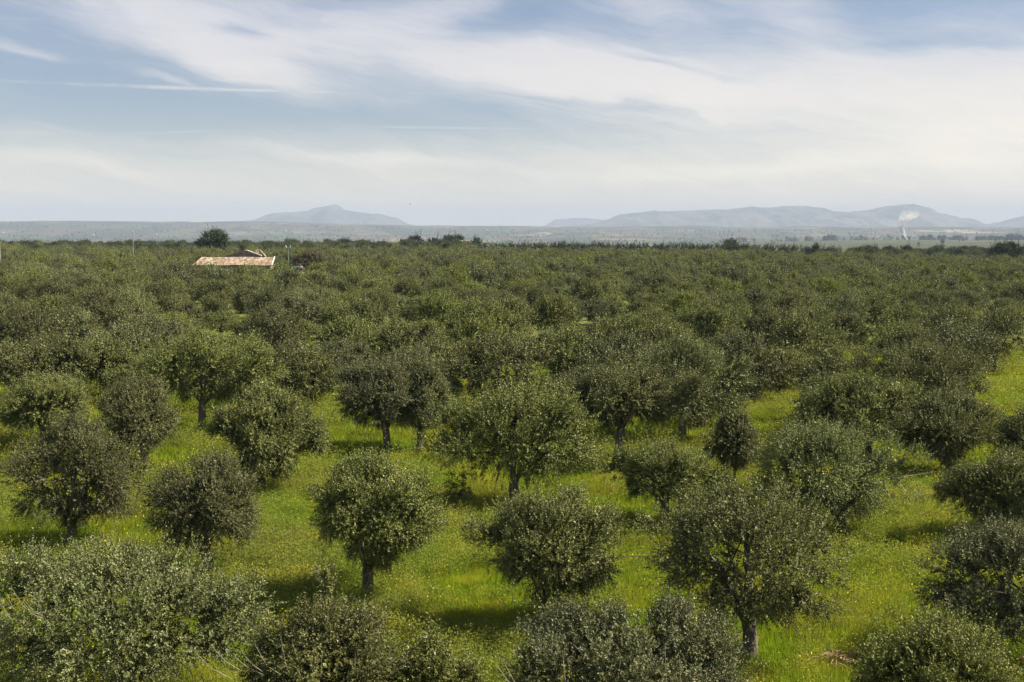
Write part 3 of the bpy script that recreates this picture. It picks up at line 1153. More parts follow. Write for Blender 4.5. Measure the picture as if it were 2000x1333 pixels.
def specks(n, rad, h0, h1, size, rng):
    a, r = rng.random(n) * 6.283, rad * np.sqrt(rng.random(n))
    c = np.stack([np.cos(a) * r, np.sin(a) * r, rng.uniform(h0, h1, n)], 1)
    u = norm(rng.normal(size=(n, 3)))
    v = norm(np.cross(u, rng.normal(size=(n, 3))))
    s = size * rng.uniform(.6, 1.3, (n, 1))
    return np.stack([c - u * s, c + v * s * 1.5, c + u * s], 1), rng.random(n)


def field_points(n, d0, d1, rng, keep=None):
    d = np.sqrt(rng.uniform(d0 ** 2, d1 ** 2, n))
    t = rng.uniform(-.5, .5, n)
    x, y = d * t, d
    if keep is not None:
        k = keep(x, y) > rng.random(n)
        x, y = x[k], y[k]
    return np.stack([x, y, gz(x, y)], 1)


def weedy(x, y):
    return sstep(.44, .60, fbm(x / 6.5 + 3, y / 6.5, 3))


rg = np.random.default_rng(5)
gq, gt = [], []
for v in range(3):
    q, t = blades(150, .42, .08, .26 + .05 * v, .011, .7, rg)
    gq.append(q); gt.append(t)
q, t = blades(120, .8, .14, .34, .022, .7, rg)
gq.append(q); gt.append(t)
pn = field_points(15000, 21, 60, rg)
pf = field_points(15000, 60, 125, rg)
pts = np.vstack([pn, pf])
var = np.concatenate([rg.integers(0, 3, len(pn)), np.full(len(pf), 3)])
scatter_object('grass', gq, [M_GRASS], pts, rg.uniform(.7, 1.35, len(pts)), rg.random(len(pts)) * 6.28, var,
               'short bright green grass under and between the olive trees', 'grass', gt, None)

wq, wt_ = [], []
for v in range(3):
    q1, t1 = blades(34, .40, .25, .62 + .1 * v, .010, .35, rg)
    q2, t2 = specks(150, .42, .10, .60 + .1 * v, .026, rg)
    wq.append(np.concatenate([q1, q2])); wt_.append(np.concatenate([t1, t2]))
pw = np.vstack([field_points(17000, 21, 60, rg, lambda x, y: .10 + .90 * weedy(x, y)), field_points(15000, 60, 130, rg, lambda x, y: .1 + .8 * weedy(x, y))])
scatter_object('tall_weeds', wq, [M_WEED], pw, rg.uniform(.6, 1.25, len(pw)) * np.where(pw[:, 1] > 60, 1.35, 1), rg.random(len(pw)) * 6.28,
               rg.integers(0, 3, len(pw)), 'knee high dull green weeds in patches over the grass', 'weeds', wt_, None)

fq, ft = [], []
for v in range(3):
    q, t = specks(9, .6, .30, .62, .022, rg)
    fq.append(q); ft.append(t)
def flowery(x, y):
    t = x / y
    lane = sstep(.20, .27, t) * (1 - sstep(.42, .47, t)) * sstep(34, 42, y)
    return np.clip((.25 + .9 * lane) * sstep(.46, .62, fbm(x / 5 + 40, y / 5 + 7, 3)) + .35 * lane, 0, 1)
pfw = np.vstack([field_points(16000, 24, 75, rg, flowery), field_points(16000, 75, 190, rg, flowery)])
scatter_object('yellow_wildflowers', fq, [M_FLOWER], pfw, rg.uniform(.7, 1.2, len(pfw)) * np.where(pfw[:, 1] > 75, 1.5, 1), rg.random(len(pfw)) * 6.28,
               rg.integers(0, 3, len(pfw)), 'small yellow wildflowers dotting the weeds, thickest in the right lane', 'wildflowers', ft, None)

# dry cut branches lying in the grass
M_DRY = plain_mat('dry_twig', (.16, .09, .05), (.33, .21, .12), 6)
for px_, py_, n_, lab_ in ((752, 1192, 150, 'brown heap of dry cut branches beside the bare grey trunk'), (1640, 1302, 90, 'scattered reddish brown dry twigs near bottom of lane')):
    b = MB()
    c = on_ground(px_, py_)
    rr_ = random.Random(px_)
    for i in range(n_):
        a, r = rr_.random() * 6.28, rr_.gauss(0, .36)
        p = Vector((math.cos(a) * r * 1.6, math.sin(a) * r, .06 + max(0, .26 - abs(r) * .3) * rr_.random()))
        dv = Vector((rr_.gauss(0, 1), rr_.gauss(0, 1), rr_.gauss(0, .3))).normalized() * rr_.uniform(.08, .26)
        b.tube([p - dv, p + Vector((0, 0, .03)), p + dv], [.012, .010, .004], 3, cap=False)
    o = b.build('brushwood', M_DRY)
    o.location = tuple(c + np.array([0, 0, .12]))
    tag(o, lab_, 'brushwood', kind='stuff')

# ------------------------------------------------------------------ single trees that stand out


def far_tree(cx, top, bot, wpx, d, mat, label, cat, lobes_px=None, nleaf=6000, leaf=.45, name='tree', seed=0, tw=.35, group=None):
    rng = np.random.default_rng(2000 + seed)
    k = d / FPX
    x0 = (cx - 1000) * k
    g = float(gz(x0, d))
    zt, zb = CAM_H - (top - HORIZ) * k - g, CAM_H - (bot - HORIZ) * k - g
    zb = max(.5, zb)
    if lobes_px:
        lob = np.array([((a - cx) * k, rng.uniform(-.3, .3) * r_ * k, CAM_H - (b_ - HORIZ) * k - g, r_ * k, r_ * k, rz_ * k) for a, b_, r_, rz_ in lobes_px])
    else:
        lob = make_lobes(wpx * k, wpx * k * .9, zb, zt, rng, 10)
    e = empty(name, (x0, d, g))
    tag(e, label, cat, group)
    link(bpy.data.objects.new('crown', make_crown('crown', lob, nleaf, leaf, rng, mat, shoots=.03)), e)
    link(bpy.data.objects.new('trunk', make_trunk('trunk', (0, 0, 0), (0, 0, max(zb * .9, 1.0)), lob, tw, rng, seg=6, nlimb=4)), e)


far_tree(418, 455, 486, 60, 450, M_DARK, 'large dark umbrella crowned pine behind the tiled farmhouse', 'pine tree',
         [(418, 466, 19, 9), (402, 474, 14, 6.5), (432, 468, 14, 9), (425, 461, 13, 6), (396, 476, 8, 5), (440, 474, 8, 6), (410, 464, 11, 6), (424, 476, 14, 6)], 11000, .42, 'pine_tree', 1)
far_tree(811, 465, 480, 33, 655, M_DARK, 'feathery dark tree at left end of the horizon group', 'tree',
         [(803, 473, 8, 5), (814, 471, 9, 5.5), (822, 474, 6, 4), (808, 470, 6, 4)], 5000, .5, 'evergreen_tree', 2)
far_tree(848, 470, 480, 20, 655, M_DARK, 'small low dark tree between two clumps on the horizon', 'tree', None, 3000, .5, 'evergreen_tree', 3)
far_tree(876, 464, 480, 24, 672, M_DARK, 'dark green tree left behind the cream horizon buildings', 'tree', None, 4000, .5, 'evergreen_tree', 4)
far_tree(894, 463, 480, 26, 676, M_DARK, 'bright topped green tree rising over the cream buildings', 'tree', None, 4000, .5, 'evergreen_tree', 5)
far_tree(930, 470, 480, 19, 655, M_DARK, 'dark rounded tree right of the cream horizon buildings', 'tree', None, 3000, .5, 'evergreen_tree', 6)
far_tree(679, 472, 484, 14, 600, M_DARK, 'small pointed dark tree on the grove edge below left mountain', 'tree', None, 2500, .45, 'evergreen_tree', 7)
far_tree(1427, 469, 486, 27, 655, M_HEDGE, 'grey green bush rising over the far hedge line', 'tree', None, 4000, .5, 'broadleaf_tree', 8)
far_tree(1592, 480, 503, 13, 520, M_DARK, 'lone narrow dark tree in front of the far hedge', 'tree',
         [(1592, 485, 6, 5), (1591, 493, 7, 6), (1594, 499, 6, 5)], 3500, .35, 'evergreen_tree', 9)
far_tree(1946, 481, 508, 50, 480, M_DARK, 'left of two big dark trees near the right edge', 'tree',
         [(1950, 488, 13, 7), (1938, 495, 10, 6), (1958, 492, 10, 8), (1928, 501, 9, 4), (1948, 499, 12, 6)], 8000, .42, 'evergreen_tree', 10)
far_tree(1978, 479, 508, 36, 484, M_DARK, 'right of two big dark trees near the right edge', 'tree',
         [(1976, 486, 11, 7), (1988, 491, 9, 8), (1972, 494, 9, 9), (1984, 500, 9, 6)], 8000, .42, 'evergreen_tree', 11)
far_tree(607, 495, 527, 80, 350, M_RUST, 'dark brown tinged tree sheltering the grey tank', 'tree',
         [(600, 506, 20, 9), (622, 510, 16, 9), (580, 510, 14, 9), (612, 501, 14, 6), (596, 514, 16, 8)], 9000, .28, 'broadleaf_tree', 12)
far_tree(884, 521, 545, 60, 250, M_LIME, 'yellow green fan shaped tree among grey green olives', 'tree',
         [(884, 530, 13, 8), (868, 533, 12, 7), (900, 532, 12, 7), (880, 538, 16, 6), (892, 526, 9, 5)], 9000, .22, 'broadleaf_tree', 13, .2)


def hedge():
    rng = np.random.default_rng(77)
    lob = []
    for px_ in np.arange(925, 1640, 4.6):
        d = 612 - (px_ - 925) * .06
        k = d / FPX
        top = np.interp(px_, [925, 1100, 1300, 1450, 1640], [479, 477, 478.2, 480, 484]) + rng.normal() * .9
        g = float(gz((px_ - 1000) * k, d))
        zt = CAM_H - (top - HORIZ) * k
        h = zt - g
        lob.append(((px_ - 1000) * k, d + rng.normal() * .5, g + h * .55, 1.1 + rng.random() * .5, 1.4, h * .45))
        if rng.random() < .7:
            lob.append(((px_ - 1000) * k, d + rng.normal() * .8, g + h * .28, 1.3, 1.4, h * .28))
    lob = np.array(lob)
    me = make_crown('windbreak_hedge', lob, 70000, .46, rng, M_HEDGE, shoots=.02, zmin=-8)
    o = link(bpy.data.objects.new('windbreak_hedge', me))
    tag(o, 'long dark windbreak hedge along the far edge of the grove', 'hedge', kind='stuff')


hedge()

# ------------------------------------------------------------------ valley vegetation
def march(px_, py_, d0=800, d1=12500):
    """where a picture direction first meets the far ground"""
    t = (px_ - 1000) / FPX
    ds = np.arange(d0, d1, 6.0)
    z = gz(ds * t, ds)
    yy = HORIZ + (CAM_H - z) / ds * FPX
    hit = np.where(yy <= py_)[0]
    d = ds[hit[0]] if len(hit) else ds[np.argmin(np.abs(yy - py_))]
    return float(d * t), float(d), float(gz(d * t, d))


vq, vt = [], []
for v in range(4):
    rng = np.random.default_rng(3000 + v)
    lob = make_lobes(8, 8, .2, 6.5 + v, rng, 6)
    q, t = crown_quads(lob, 420, 1.0, rng)
    vq.append(q); vt.append(t)
rg = np.random.default_rng(31)
P_ = []
# treeline on the near rise at the right
for px_ in np.concatenate([rg.uniform(1600, 1790, 50), rg.uniform(1795, 2080, 170), rg.uniform(1440, 1640, 40), rg.uniform(1930, 2080, 60)]):
    d = 4180 + rg.uniform(-60, 60)
    clump = fbm(np.array([px_ / 22.0]), np.array([.5]), 2)[0]
    if clump < .42 and px_ < 1900:
        continue
    x = (px_ - 1000) / FPX * d
    P_.append((x, d, float(gz(x, d)) - .5, .9 + clump * 1.5 * (1.25 if px_ > 1900 else .8)))
for _ in range(3800):
    d = 1200 + 8300 * rg.random() ** .8
    t = rg.uniform(-.48, .48)
    x = t * d
    c = fbm(np.array([x / 300 + 5]), np.array([d / 160.0]), 3)[0]
    if c < .52 and rg.random() < .8:
        continue
    if d < 4300 and t > .13 and rg.random() < .88:
        continue
    P_.append((x, d, float(gz(x, d)) - .4, rg.uniform(.45, 1.0) * (1 + d / 16000)))
P_ = np.array(P_)
scatter_object('valley_trees', vq, [M_DARK], P_[:, :3], P_[:, 3], rg.random(len(P_)) * 6.28, rg.integers(0, 4, len(P_)),
               'hazy specks of trees and hedgerows across the far valley', 'trees', vt, None)

# ------------------------------------------------------------------ farmhouse
M_TILE, nt_, out_ = new_mat('clay_tiles')
tc_ = nn(nt_, 'ShaderNodeTexCoord')
mp_ = nn(nt_, 'ShaderNodeMapping')
nt_.links.new(tc_.outputs['Object'], mp_.inputs[0])
mp_.inputs[3].default_value = (1.9, 1.5, 1.0)
vo_ = nn(nt_, 'ShaderNodeTexVoronoi')
nt_.links.new(mp_.outputs[0], vo_.inputs['Vector'])
vo_.inputs['Scale'].default_value = 1.0
cr_ = nn(nt_, 'ShaderNodeValToRGB')
nt_.links.new(vo_.outputs['Color'], cr_.inputs[0])
cr_.color_ramp.elements[0].color = (.17, .105, .065, 1)
cr_.color_ramp.elements[0].position = .1
cr_.color_ramp.elements[1].color = (.46, .40, .30, 1)
cr_.color_ramp.elements[1].position = .85
k_ = cr_.color_ramp.elements.new(.5)
k_.color = (.29, .20, .13, 1)
ns_ = noise_tex(nt_, tc_.outputs['Object'], .9, 4, .6)
c_ = mixc(nt_, mrange(nt_, ns_, .5, .7, 0, .6), cr_.outputs[0], (.34, .28, .19))
pb_ = nn(nt_, 'ShaderNodeBsdfPrincipled')
nt_.links.new(c_, pb_.inputs['Base Color'])
pb_.inputs['Roughness'].default_value = .9
nt_.links.new(pb_.outputs[0], out_.inputs[0])
M_STONE = plain_mat('old_stone_wall', (.13, .095, .075), (.26, .20, .16), 1.6, bump=.5)
M_DARKSTONE = plain_mat('weathered_masonry', (.075, .062, .055), (.17, .14, .12), 1.4, bump=.5)
M_CREAM = plain_mat('cream_render', (.55, .43, .28), (.68, .56, .40), .8)
M_WHITE = plain_mat('whitewash', (.66, .64, .60), (.80, .79, .76), .8)
M_PALE = plain_mat('lime_mortar', (.62, .58, .48), (.74, .70, .60), 2.0)
M_WOOD = plain_mat('grey_timber', (.16, .11, .08), (.28, .20, .15), 5)


def farmhouse():
    D0 = 300.0
    k = D0 / FPX
    x0 = -67.6
    e = empty('farmhouse', (x0, D0, 0))
    tag(e, 'low stone farmhouse with orange tiled roof half sunk among olive trees', 'farmhouse')
    lx = lambda px_: (px_ - 1000) * k - x0
    lz = lambda py_, y=0.0: CAM_H - (py_ - HORIZ) * (D0 + y) / FPX
    g = float(gz(x0, D0)) - .3
    ze, zr = lz(518.5, -3.4), lz(502.5, .4)
    xl, xr, xrl = lx(383), lx(536), lx(394)
    # walls
    b = MB()
    wl_, wr_ = xl + .5, xr - .3
    b.box(wl_, wr_, -2.95, -2.5, g, ze - .12)
    b.box(wl_, wl_ + .45, -2.499, 2.9, g, ze - .12)
    b.box(wr_ - .45, wr_, -2.499, 2.9, g, ze + .1)
    b.box(wl_ + .451, wr_ - .451, 2.4, 2.9, g, ze + .3)
    b.build('wall', M_STONE, e)
    # door and window openings on the front
    for nm, a, w, z0, z1, mt in (('door', lx(470), 1.1, g, g + 2.1, M_WOOD), ('window', lx(430), .9, g + 1.1, g + 2.0, M_WOOD), ('window', lx(507), .9, g + 1.1, g + 2.0, M_WOOD)):
        b = MB()
        b.box(a - w / 2, a + w / 2, -2.99, -2.952, z0, z1)
        b.build(nm, mt, e)
    # corrugated field of clay tiles: courses step down towards the eave
    nx, nc = int((xr - xl) / .24) * 6, 9
    for nm, ya, za, yb, zb_, hip in (('front_roof_tiles', -3.45, ze, .4, zr, True), ('back_roof_tiles', 3.3, ze + .2, .4, zr - .01, False)):
        v, f = [], []
        X = np.linspace(xl, xr, nx)
        for c in range(nc):
            for e_ in (0, 1):
                t = (c + e_) / nc
                y_ = ya + (yb - ya) * t
                z_ = za + (zb_ - za) * t + (.045 if e_ == 0 else 0) - .10 * math.sin(t * 3.1)
                cut = xl + (xrl - xl) * t if hip else xl + (xrl - xl) * t
                Xc = np.maximum(X, cut)
                zz = z_ + .055 * np.abs(np.sin(X * math.pi / .24)) + .05 * np.sin(X * .55 + .5)
                v.append(np.stack([Xc, np.full(nx, y_), zz], 1))
        V = np.concatenate(v)
        F = []
        for r in range(2 * nc - 1):
            for i in range(nx - 1):
                F.append((r * nx + i, r * nx + i + 1, (r + 1) * nx + i + 1, (r + 1) * nx + i))
        me = bpy.data.meshes.new('roof_tiles')
        me.from_pydata(V.tolist(), [], F)
        me.materials.append(M_TILE)
        o = link(bpy.data.objects.new('roof_tiles', me), e)
        o['kind'] = 'stuff'
    b = MB()
    b.prism([(xl + .1, -3.4, ze - .06), (xrl, .4, zr - .08), (xl + .1, 3.2, ze + .1)], (-.12, 0, 0))
    b.build('hip_end', M_TILE, e)
    b = MB()
    for i in range(40):
        x = xl + .3 + i * (xr - xl - .6) / 39
        b.box(x - .05, x + .05, -3.38, -2.96, ze - .14, ze - .05)
    o = b.build('rafter_ends', M_WOOD, e)
    o['kind'] = 'stuff'
    b = MB()
    b.prism([(xr - .02, -3.45, ze - .1), (xr - .02, .4, zr - .1), (xr - .02, .4, zr + .22), (xr - .02, -3.45, ze + .22)], (.22, 0, 0))
    b.build('roof_verge', M_PALE, e)
    # ruined gable behind the ridge
    Y = 2.92
    L = [(428, 505), (436, 500), (450, 496), (462, 492), (474, 489.5), (479, 490.5), (492, 495.5), (506, 500.5), (507, 520), (428, 520)]
    b = MB()
    b.prism([(lx(a) * 1.005, Y, lz(c, Y)) for a, c in L], (0, .55, 0))
    b.build('gable_wall', M_DARKSTONE, e)
    b = MB()
    for (a0, c0), (a1, c1) in (((479, 490.2), (492, 495.2)), ((492, 495.2), (506.5, 500.2))):
        p0, p1 = (lx(a0) * 1.005, Y - .06, lz(c0, Y)), (lx(a1) * 1.005, Y - .06, lz(c1, Y))
        b.prism([p0, p1, (p1[0], p1[1], p1[2] + .22), (p0[0], p0[1], p0[2] + .22)], (0, .7, 0))
    b.build('gable_coping', M_PALE, e)
    b = MB()
    b.box(lx(474), lx(476.5), Y + .1, Y + .42, lz(491, Y), lz(488.3, Y))
    b.build('finial_stub', M_CREAM, e)
    # broken chimney with a collapsed bit of roof
    b = MB()
    b.prism([(lx(494.5), Y + .6, lz(508, Y)), (lx(500), Y + .6, lz(508, Y)), (lx(500.6), Y + .6, lz(489, Y)), (lx(497.5), Y + .6, lz(487.3, Y)), (lx(494), Y + .6, lz(488.6, Y))], (0, .6, 0))
    b.build('chimney', M_CREAM, e)
    b = MB()
    b.prism([(lx(495), Y + .5, lz(487.4, Y)), (lx(503), Y + .5, lz(488.6, Y)), (lx(513.5), Y + .5, lz(500, Y)), (lx(514), Y + .5, lz(502, Y)), (lx(503), Y + .5, lz(490.2, Y))], (0, 1.2, 0))
    b.build('broken_roof', M_TILE, e)
    for i in range(4):
        a = 503 + i * 2.9
        c = 490.5 + i * 3.0
        b = MB()
        b.box(lx(a) - .07, lx(a) + .07, Y + .75, Y + .9, lz(505, Y), lz(c, Y))
        b.build('rafter', M_WOOD, e)
    b = MB()
    b.prism([(lx(501), Y + .62, lz(504, Y)), (lx(514), Y + .62, lz(504, Y)), (lx(514), Y + .62, lz(502.6, Y)), (lx(506), Y + .62, lz(498, Y)), (lx(501), Y + .62, lz(498, Y))], (0, .25, 0))
    b.build('broken_wall', M_DARKSTONE, e)


farmhouse()

# ------------------------------------------------------------------ posts, lamp, tank
M_CONC = plain_mat('pole_concrete', (.24, .23, .21), (.36, .35, .32), 2)
M_STEEL = plain_mat('galvanised_steel', (.30, .31, .32), (.42, .43, .44), 3, rough=.5)
M_GREEN = plain_mat('green_paint', (.16, .27, .20), (.22, .34, .26), 3, rough=.5)


def pole(px_, top, d, label, r=.13, mat=M_CONC, cap=True, base_off=0.0, name='utility_pole', arm=0.0):
    k = d / FPX
    x = (px_ - 1000) * k
    g = float(gz(x, d))
    h = CAM_H - (top - HORIZ) * k - g
    e = empty(name, (x, d, g))
    tag(e, label, 'pole')
    b = MB()
    b.tube([(0, 0, -.3), (0, 0, h * .5), (0, 0, h)], [r, r * .82, r * .62], 8)
    b.build('shaft', mat, e)
    if cap:
        b = MB()
        b.tube([(0, 0, h), (0, 0, h + .12), (0, 0, h + .34)], [.05, .10, .06], 6)
        b.build('insulator', M_WHITE, e)
    if arm:
        b = MB()
        b.box(-arm, arm, -.06, .06, h - .5, h - .36)
        b.build('crossarm', M_WOOD, e)
    return x, d, g + h


pole(2.5, 461, 312, 'pale concrete pole cut by the left edge')
pole(262, 453, 352, 'thin white pole rising over the grove near the left')

k = 332 / FPX
lx_ = (564 - 1000) * k
e = empty('street_lamp', (lx_, 332, float(gz(lx_, 332))))
tag(e, 'green lamp post with white twin heads right of the farmhouse', 'street lamp')
ht = CAM_H - (484 - HORIZ) * k - float(gz(lx_, 332))
b = MB(); b.tube([(0, 0, -.3), (0, 0, ht * .6), (0, 0, ht)], [.11, .09, .07], 8); b.build('post', M_GREEN, e)
b = MB(); b.box(-.55, .55, -.05, .05, ht - .12, ht - .02); b.build('crossarm', M_STEEL, e)
for s_ in (-1, 1):
    b = MB()
    b.prism([(s_ * .30, -.16, ht), (s_ * .50, -.16, ht - .05), (s_ * .78, -.16, ht + .62), (s_ * .62, -.16, ht + .66)], (0, .32, 0))
    b.build('lamp_head', M_WHITE, e)

k = 338 / FPX
tx = (584 - 1000) * k
tg = float(gz(tx, 338))
e = empty('water_tank', (tx, 338, tg))
tag(e, 'pale grey tank with thin hoop on top under dark tree', 'water tank')
M_TANK = plain_mat('grey_tank_shell', (.06, .065, .075), (.10, .105, .12), 1.2, rough=.6)
b = MB()
zt_ = CAM_H - (519.5 - HORIZ) * k - tg
b.tube([(-1.55, 0, zt_ - .75), (-1.35, 0, zt_ - .7), (0, 0, zt_ - .66), (1.0, 0, zt_ - .66), (1.2, 0, zt_ - .72)], [.35, .62, .68, .68, .40], 12)
b.build('tank_body', M_TANK, e, True)
b = MB(); b.tube([(.25 + .42 * math.cos(a), -.1, zt_ + .1 + .42 * math.sin(a)) for a in np.linspace(-.25, math.pi + .25, 10)], [.05] * 10, 5); b.build('hoop', M_PALE, e)
for s_ in (-.9, .8):
    b = MB(); b.box(s_ - .12, s_ + .12, -.4, .4, -.2, zt_ - 1.2); b.build('support', M_STONE, e)

# gate pillar at the right edge, close by
pp = on_ground(2007, 1395)
e = empty('gate_pillar', tuple(pp))
tag(e, 'terracotta capped pillar just entering at the bottom right edge', 'pillar')
M_TERRA = plain_mat('terracotta', (.42, .17, .09), (.55, .25, .15), 4, rough=.8, bump=.2)
M_RUSTY = plain_mat('red_brown_shaft', (.12, .04, .02), (.20, .08, .04), 4, bump=.3)
hp = at_depth(2007, 1268, pp[1])[2] - pp[2]
b = MB(); b.tube([(0, 0, -.2), (0, 0, hp - .42)], [.13, .13], 12); b.build('shaft', M_RUSTY, e, False)
b = MB(); b.tube([(0, 0, hp - .42), (0, 0, hp - .36), (0, 0, hp - .20), (0, 0, hp - .06), (0, 0, hp)], [.15, .185, .20, .15, .05], 16); b.build('cap', M_TERRA, e, True)

# poles with wires beyond the grove on the right
ends = []
for px_, tp, lab in ((1773, 472, 'dark wire pole under the smoke plume'), (1827, 475, 'second dark wire pole right of the smoke plume'), (1905, 478, 'faint wire pole left of the big dark trees')):
    ends.append(pole(px_, tp, 705, lab, .14, M_WOOD, True, arm=.9))
for wi, (a, c) in enumerate(zip(ends[:-1], ends[1:])):
    for s_ in (-.8, .8):
        b = MB()
        b.tube([(a[0] + (c[0] - a[0]) * t + s_, a[1], a[2] - .2 + (c[2] - a[2]) * t - 2.0 * t * (1 - t)) for t in np.linspace(0, 1, 9)], [.018] * 9, 3)
        o = b.build('overhead_wire', M_STEEL)
        tag(o, ('left' if s_ < 0 else 'right') + ' side overhead wire of the ' + ('first span right of the smoke pole' if wi == 0 else 'span towards the big dark trees'), 'wire', 'wires beyond the grove')

# ------------------------------------------------------------------ small cream buildings on the horizon
def block(name, px0, px1, py0, d, depth, mat, label, cat, round_top=False, roof=None, bot=481):
    k = d / FPX
    x0, x1 = (px0 - 1000) * k, (px1 - 1000) * k
    g = CAM_H - (bot - HORIZ) * k
    g = min(g, float(gz((x0 + x1) / 2, d)))
    z = CAM_H - (py0 - HORIZ) * k
    cx = (x0 + x1) / 2
    e = empty(name, (cx, d, g))
    tag(e, label, cat)
    w, h = (x1 - x0) / 2, z - g
    b = MB()
    b.box(-w, w, 0, depth, -.3, h * (.86 if (round_top or roof) else 1))
    b.build('wall', mat, e)
    if round_top:
        b = MB()
        n = 10
        b.prism([(w * math.cos(a), 0, h * .861 + h * .139 * math.sin(a)) for a in np.linspace(0, math.pi, n)], (0, depth, 0))
        b.build('vaulted_roof', mat, e)
    if roof:
        b = MB()
        b.prism([(-w - .3, -.3, h * .861), (w + .3, -.3, h * .861), (0, -.3, h * 1.0)], (0, depth + .6, 0))
        b.build('roof', roof, e)
    b = MB()
    b.box(-w * .2, w * .2, -.04, -.003, h * .25, h * .6)
    b.build('window', M_WOOD, e)
    return e


block('white_barn', 868, 894.5, 474.5, 650, 8, M_WHITE, 'long low white barn on the horizon below two dark trees', 'barn')
block('cream_house', 895.5, 904, 469.5, 648, 6, M_CREAM, 'cream building with rounded top on the horizon', 'house', True)
block('cream_house', 905.5, 912, 470, 649, 6, M_CREAM, 'square ochre building between two pale horizon ones', 'house', False)
block('cream_house', 913, 919.5, 471, 651, 6, M_WHITE, 'smallest pale house at right of the horizon buildings', 'house', False, M_TILE)
block('red_shed', 1757, 1771, 484.2, 702, 6, plain_mat('brick_red', (.26, .12, .08), (.34, .18, .12), 1), 'low reddish shed at grove edge under the smoke', 'shed', False, M_TILE, 490)

# scattered farmhouses of the valley
FH = [(560, 452, 'under left mountain slope'), (655, 463, 'under left mountain peak'), (661, 466, 'right of its twin under the peak'), (765, 470, 'left of horizon trees'),
      (185, 460, 'left of thin white pole'), (308, 458, 'between white pole and pine'), (953, 451, 'in centre of far plain'), (993, 454, 'centre under far turbines'),
      (996, 468, 'low in the centre plain'), (1058, 468, 'under small faint hill'), (1240, 468, 'under start of long ridge'), (1110, 457, 'right of small faint hill'),
      (1330, 470, 'under the long ridge shoulder'), (1460, 471, 'left of second pylon'), (10, 455, 'at the left edge'), (1985, 474, 'right end beyond dark trees')]
for i, (px_, py_, w_) in enumerate(FH):
    x, d, g = march(px_, py_, 1500)
    e = empty('far_house', (x, d, g), random.Random(i).uniform(-.5, .5))
    tag(e, 'tiny white house ' + w_, 'house', 'white houses scattered in the valley')
    hw = d / FPX * random.Random(i + 50).uniform(1.3, 2.1)
    hh = hw * .75
    b = MB(); b.box(-hw, hw, -hw * .6, hw * .6, -3, hh); b.build('wall', M_WHITE, e)
    b = MB(); b.prism([(-hw * 1.05, -hw * .7, hh + .01), (-hw * 1.05, hw * .7, hh + .01), (-hw * 1.05, 0, hh * 1.45)], (hw * 2.1, 0, 0)); b.build('roof', M_TILE, e)

M_FILM = plain_mat('greenhouse_film', (.60, .55, .52), (.74, .70, .66), .05)
for i, (a, c, py_) in enumerate(((230, 250, 479), (254, 282, 478.2), (286, 312, 477), (316, 336, 476.2), (340, 352, 475.4))):
    x, d, g = march((a + c) / 2, py_, 1500)
    e = empty('greenhouse', (x, d, g))
    tag(e, ('leftmost pale greenhouse of the hazy strip', 'second pale greenhouse, just left of thin white pole', 'middle pale greenhouse right of white pole', 'fourth pale greenhouse of the hazy strip', 'rightmost and shortest pale greenhouse')[i] , 'greenhouse', 'greenhouses below the far range')
    w = (c - a) / 2 * d / FPX
    b = MB()
    b.prism([(-w, 5 * math.cos(t), 4.5 * math.sin(t)) for t in np.linspace(0, math.pi, 9)], (2 * w, 0, 0))
    b.build('film_tunnel', M_FILM, e)
    b = MB(); b.box(-w - .3, w + .3, -5.4, -5.1, -2, .6); b.build('base_rail', M_STEEL, e)

# pylons
def pylon_mesh(H):
    legs, arms = MB(), MB()
    w = H * .09
    for sx in (-1, 1):
        for sy in (-1, 1):
            legs.tube([(sx * w, sy * w, -2), (sx * w * .35, sy * w * .35, H * .6), (sx * .3, sy * .3, H)], [.28, .22, .15], 4, cap=False)
    n = 8
    for i in range(n):
        z0, z1 = H * .9 * i / n, H * .9 * (i + 1) / n
        w0, w1 = w * (1 - .95 * z0 / H) , w * (1 - .95 * z1 / H)
        s = 1 if i % 2 else -1
        for sy in (-1, 1):
            legs.tube([(s * w0, sy * w0, z0), (-s * w1, sy * w1, z1)], [.12, .12], 3, cap=False)
            legs.tube([(sy * w0, s * w0, z0), (sy * w1, -s * w1, z1)], [.12, .12], 3, cap=False)
    for z, a in ((H * .70, H * .16), (H * .80, H * .20), (H * .90, H * .14)):
        arms.tube([(-a, 0, z), (0, 0, z + 1.0), (a, 0, z)], [.12, .3, .12], 4)
    return legs.mesh('lattice_tower', M_STEEL), arms.mesh('crossarms', M_STEEL)


LT, CA = pylon_mesh(32)
for px_, tp, bt, lab in ((1400, 443, 468, 'tallest steel pylon left of lone dark bush on the ridge foot'), (1532, 449, 467, 'steel pylon under the flat middle of the ridge'),
                         (1699, 450, 466, 'faint steel pylon left of the smoke'), (1845, 453, 467, 'faint steel pylon right of the smoke'), (1778, 458, 470, 'small pylon touching the smoke plume')):
    x, d, g = march(px_, bt, 2300) if px_ < 1500 else ((px_ - 1000) / FPX * 4500, 4500.0, float(gz((px_ - 1000) / FPX * 4500, 4500)))
    if d > 7500:
        d = 4500.0; x = (px_ - 1000) / FPX * d; g = float(gz(x, d))
    z_top = CAM_H - (tp - HORIZ) * d / FPX
    s = (z_top - g) / 32
    e = empty('pylon', (x, d, g), .3)
    e.scale = (s, s, s)
    tag(e, lab, 'pylon', 'pylons crossing the valley')
    link(bpy.data.objects.new('lattice_tower', LT), e)
    link(bpy.data.objects.new('crossarms', CA), e)

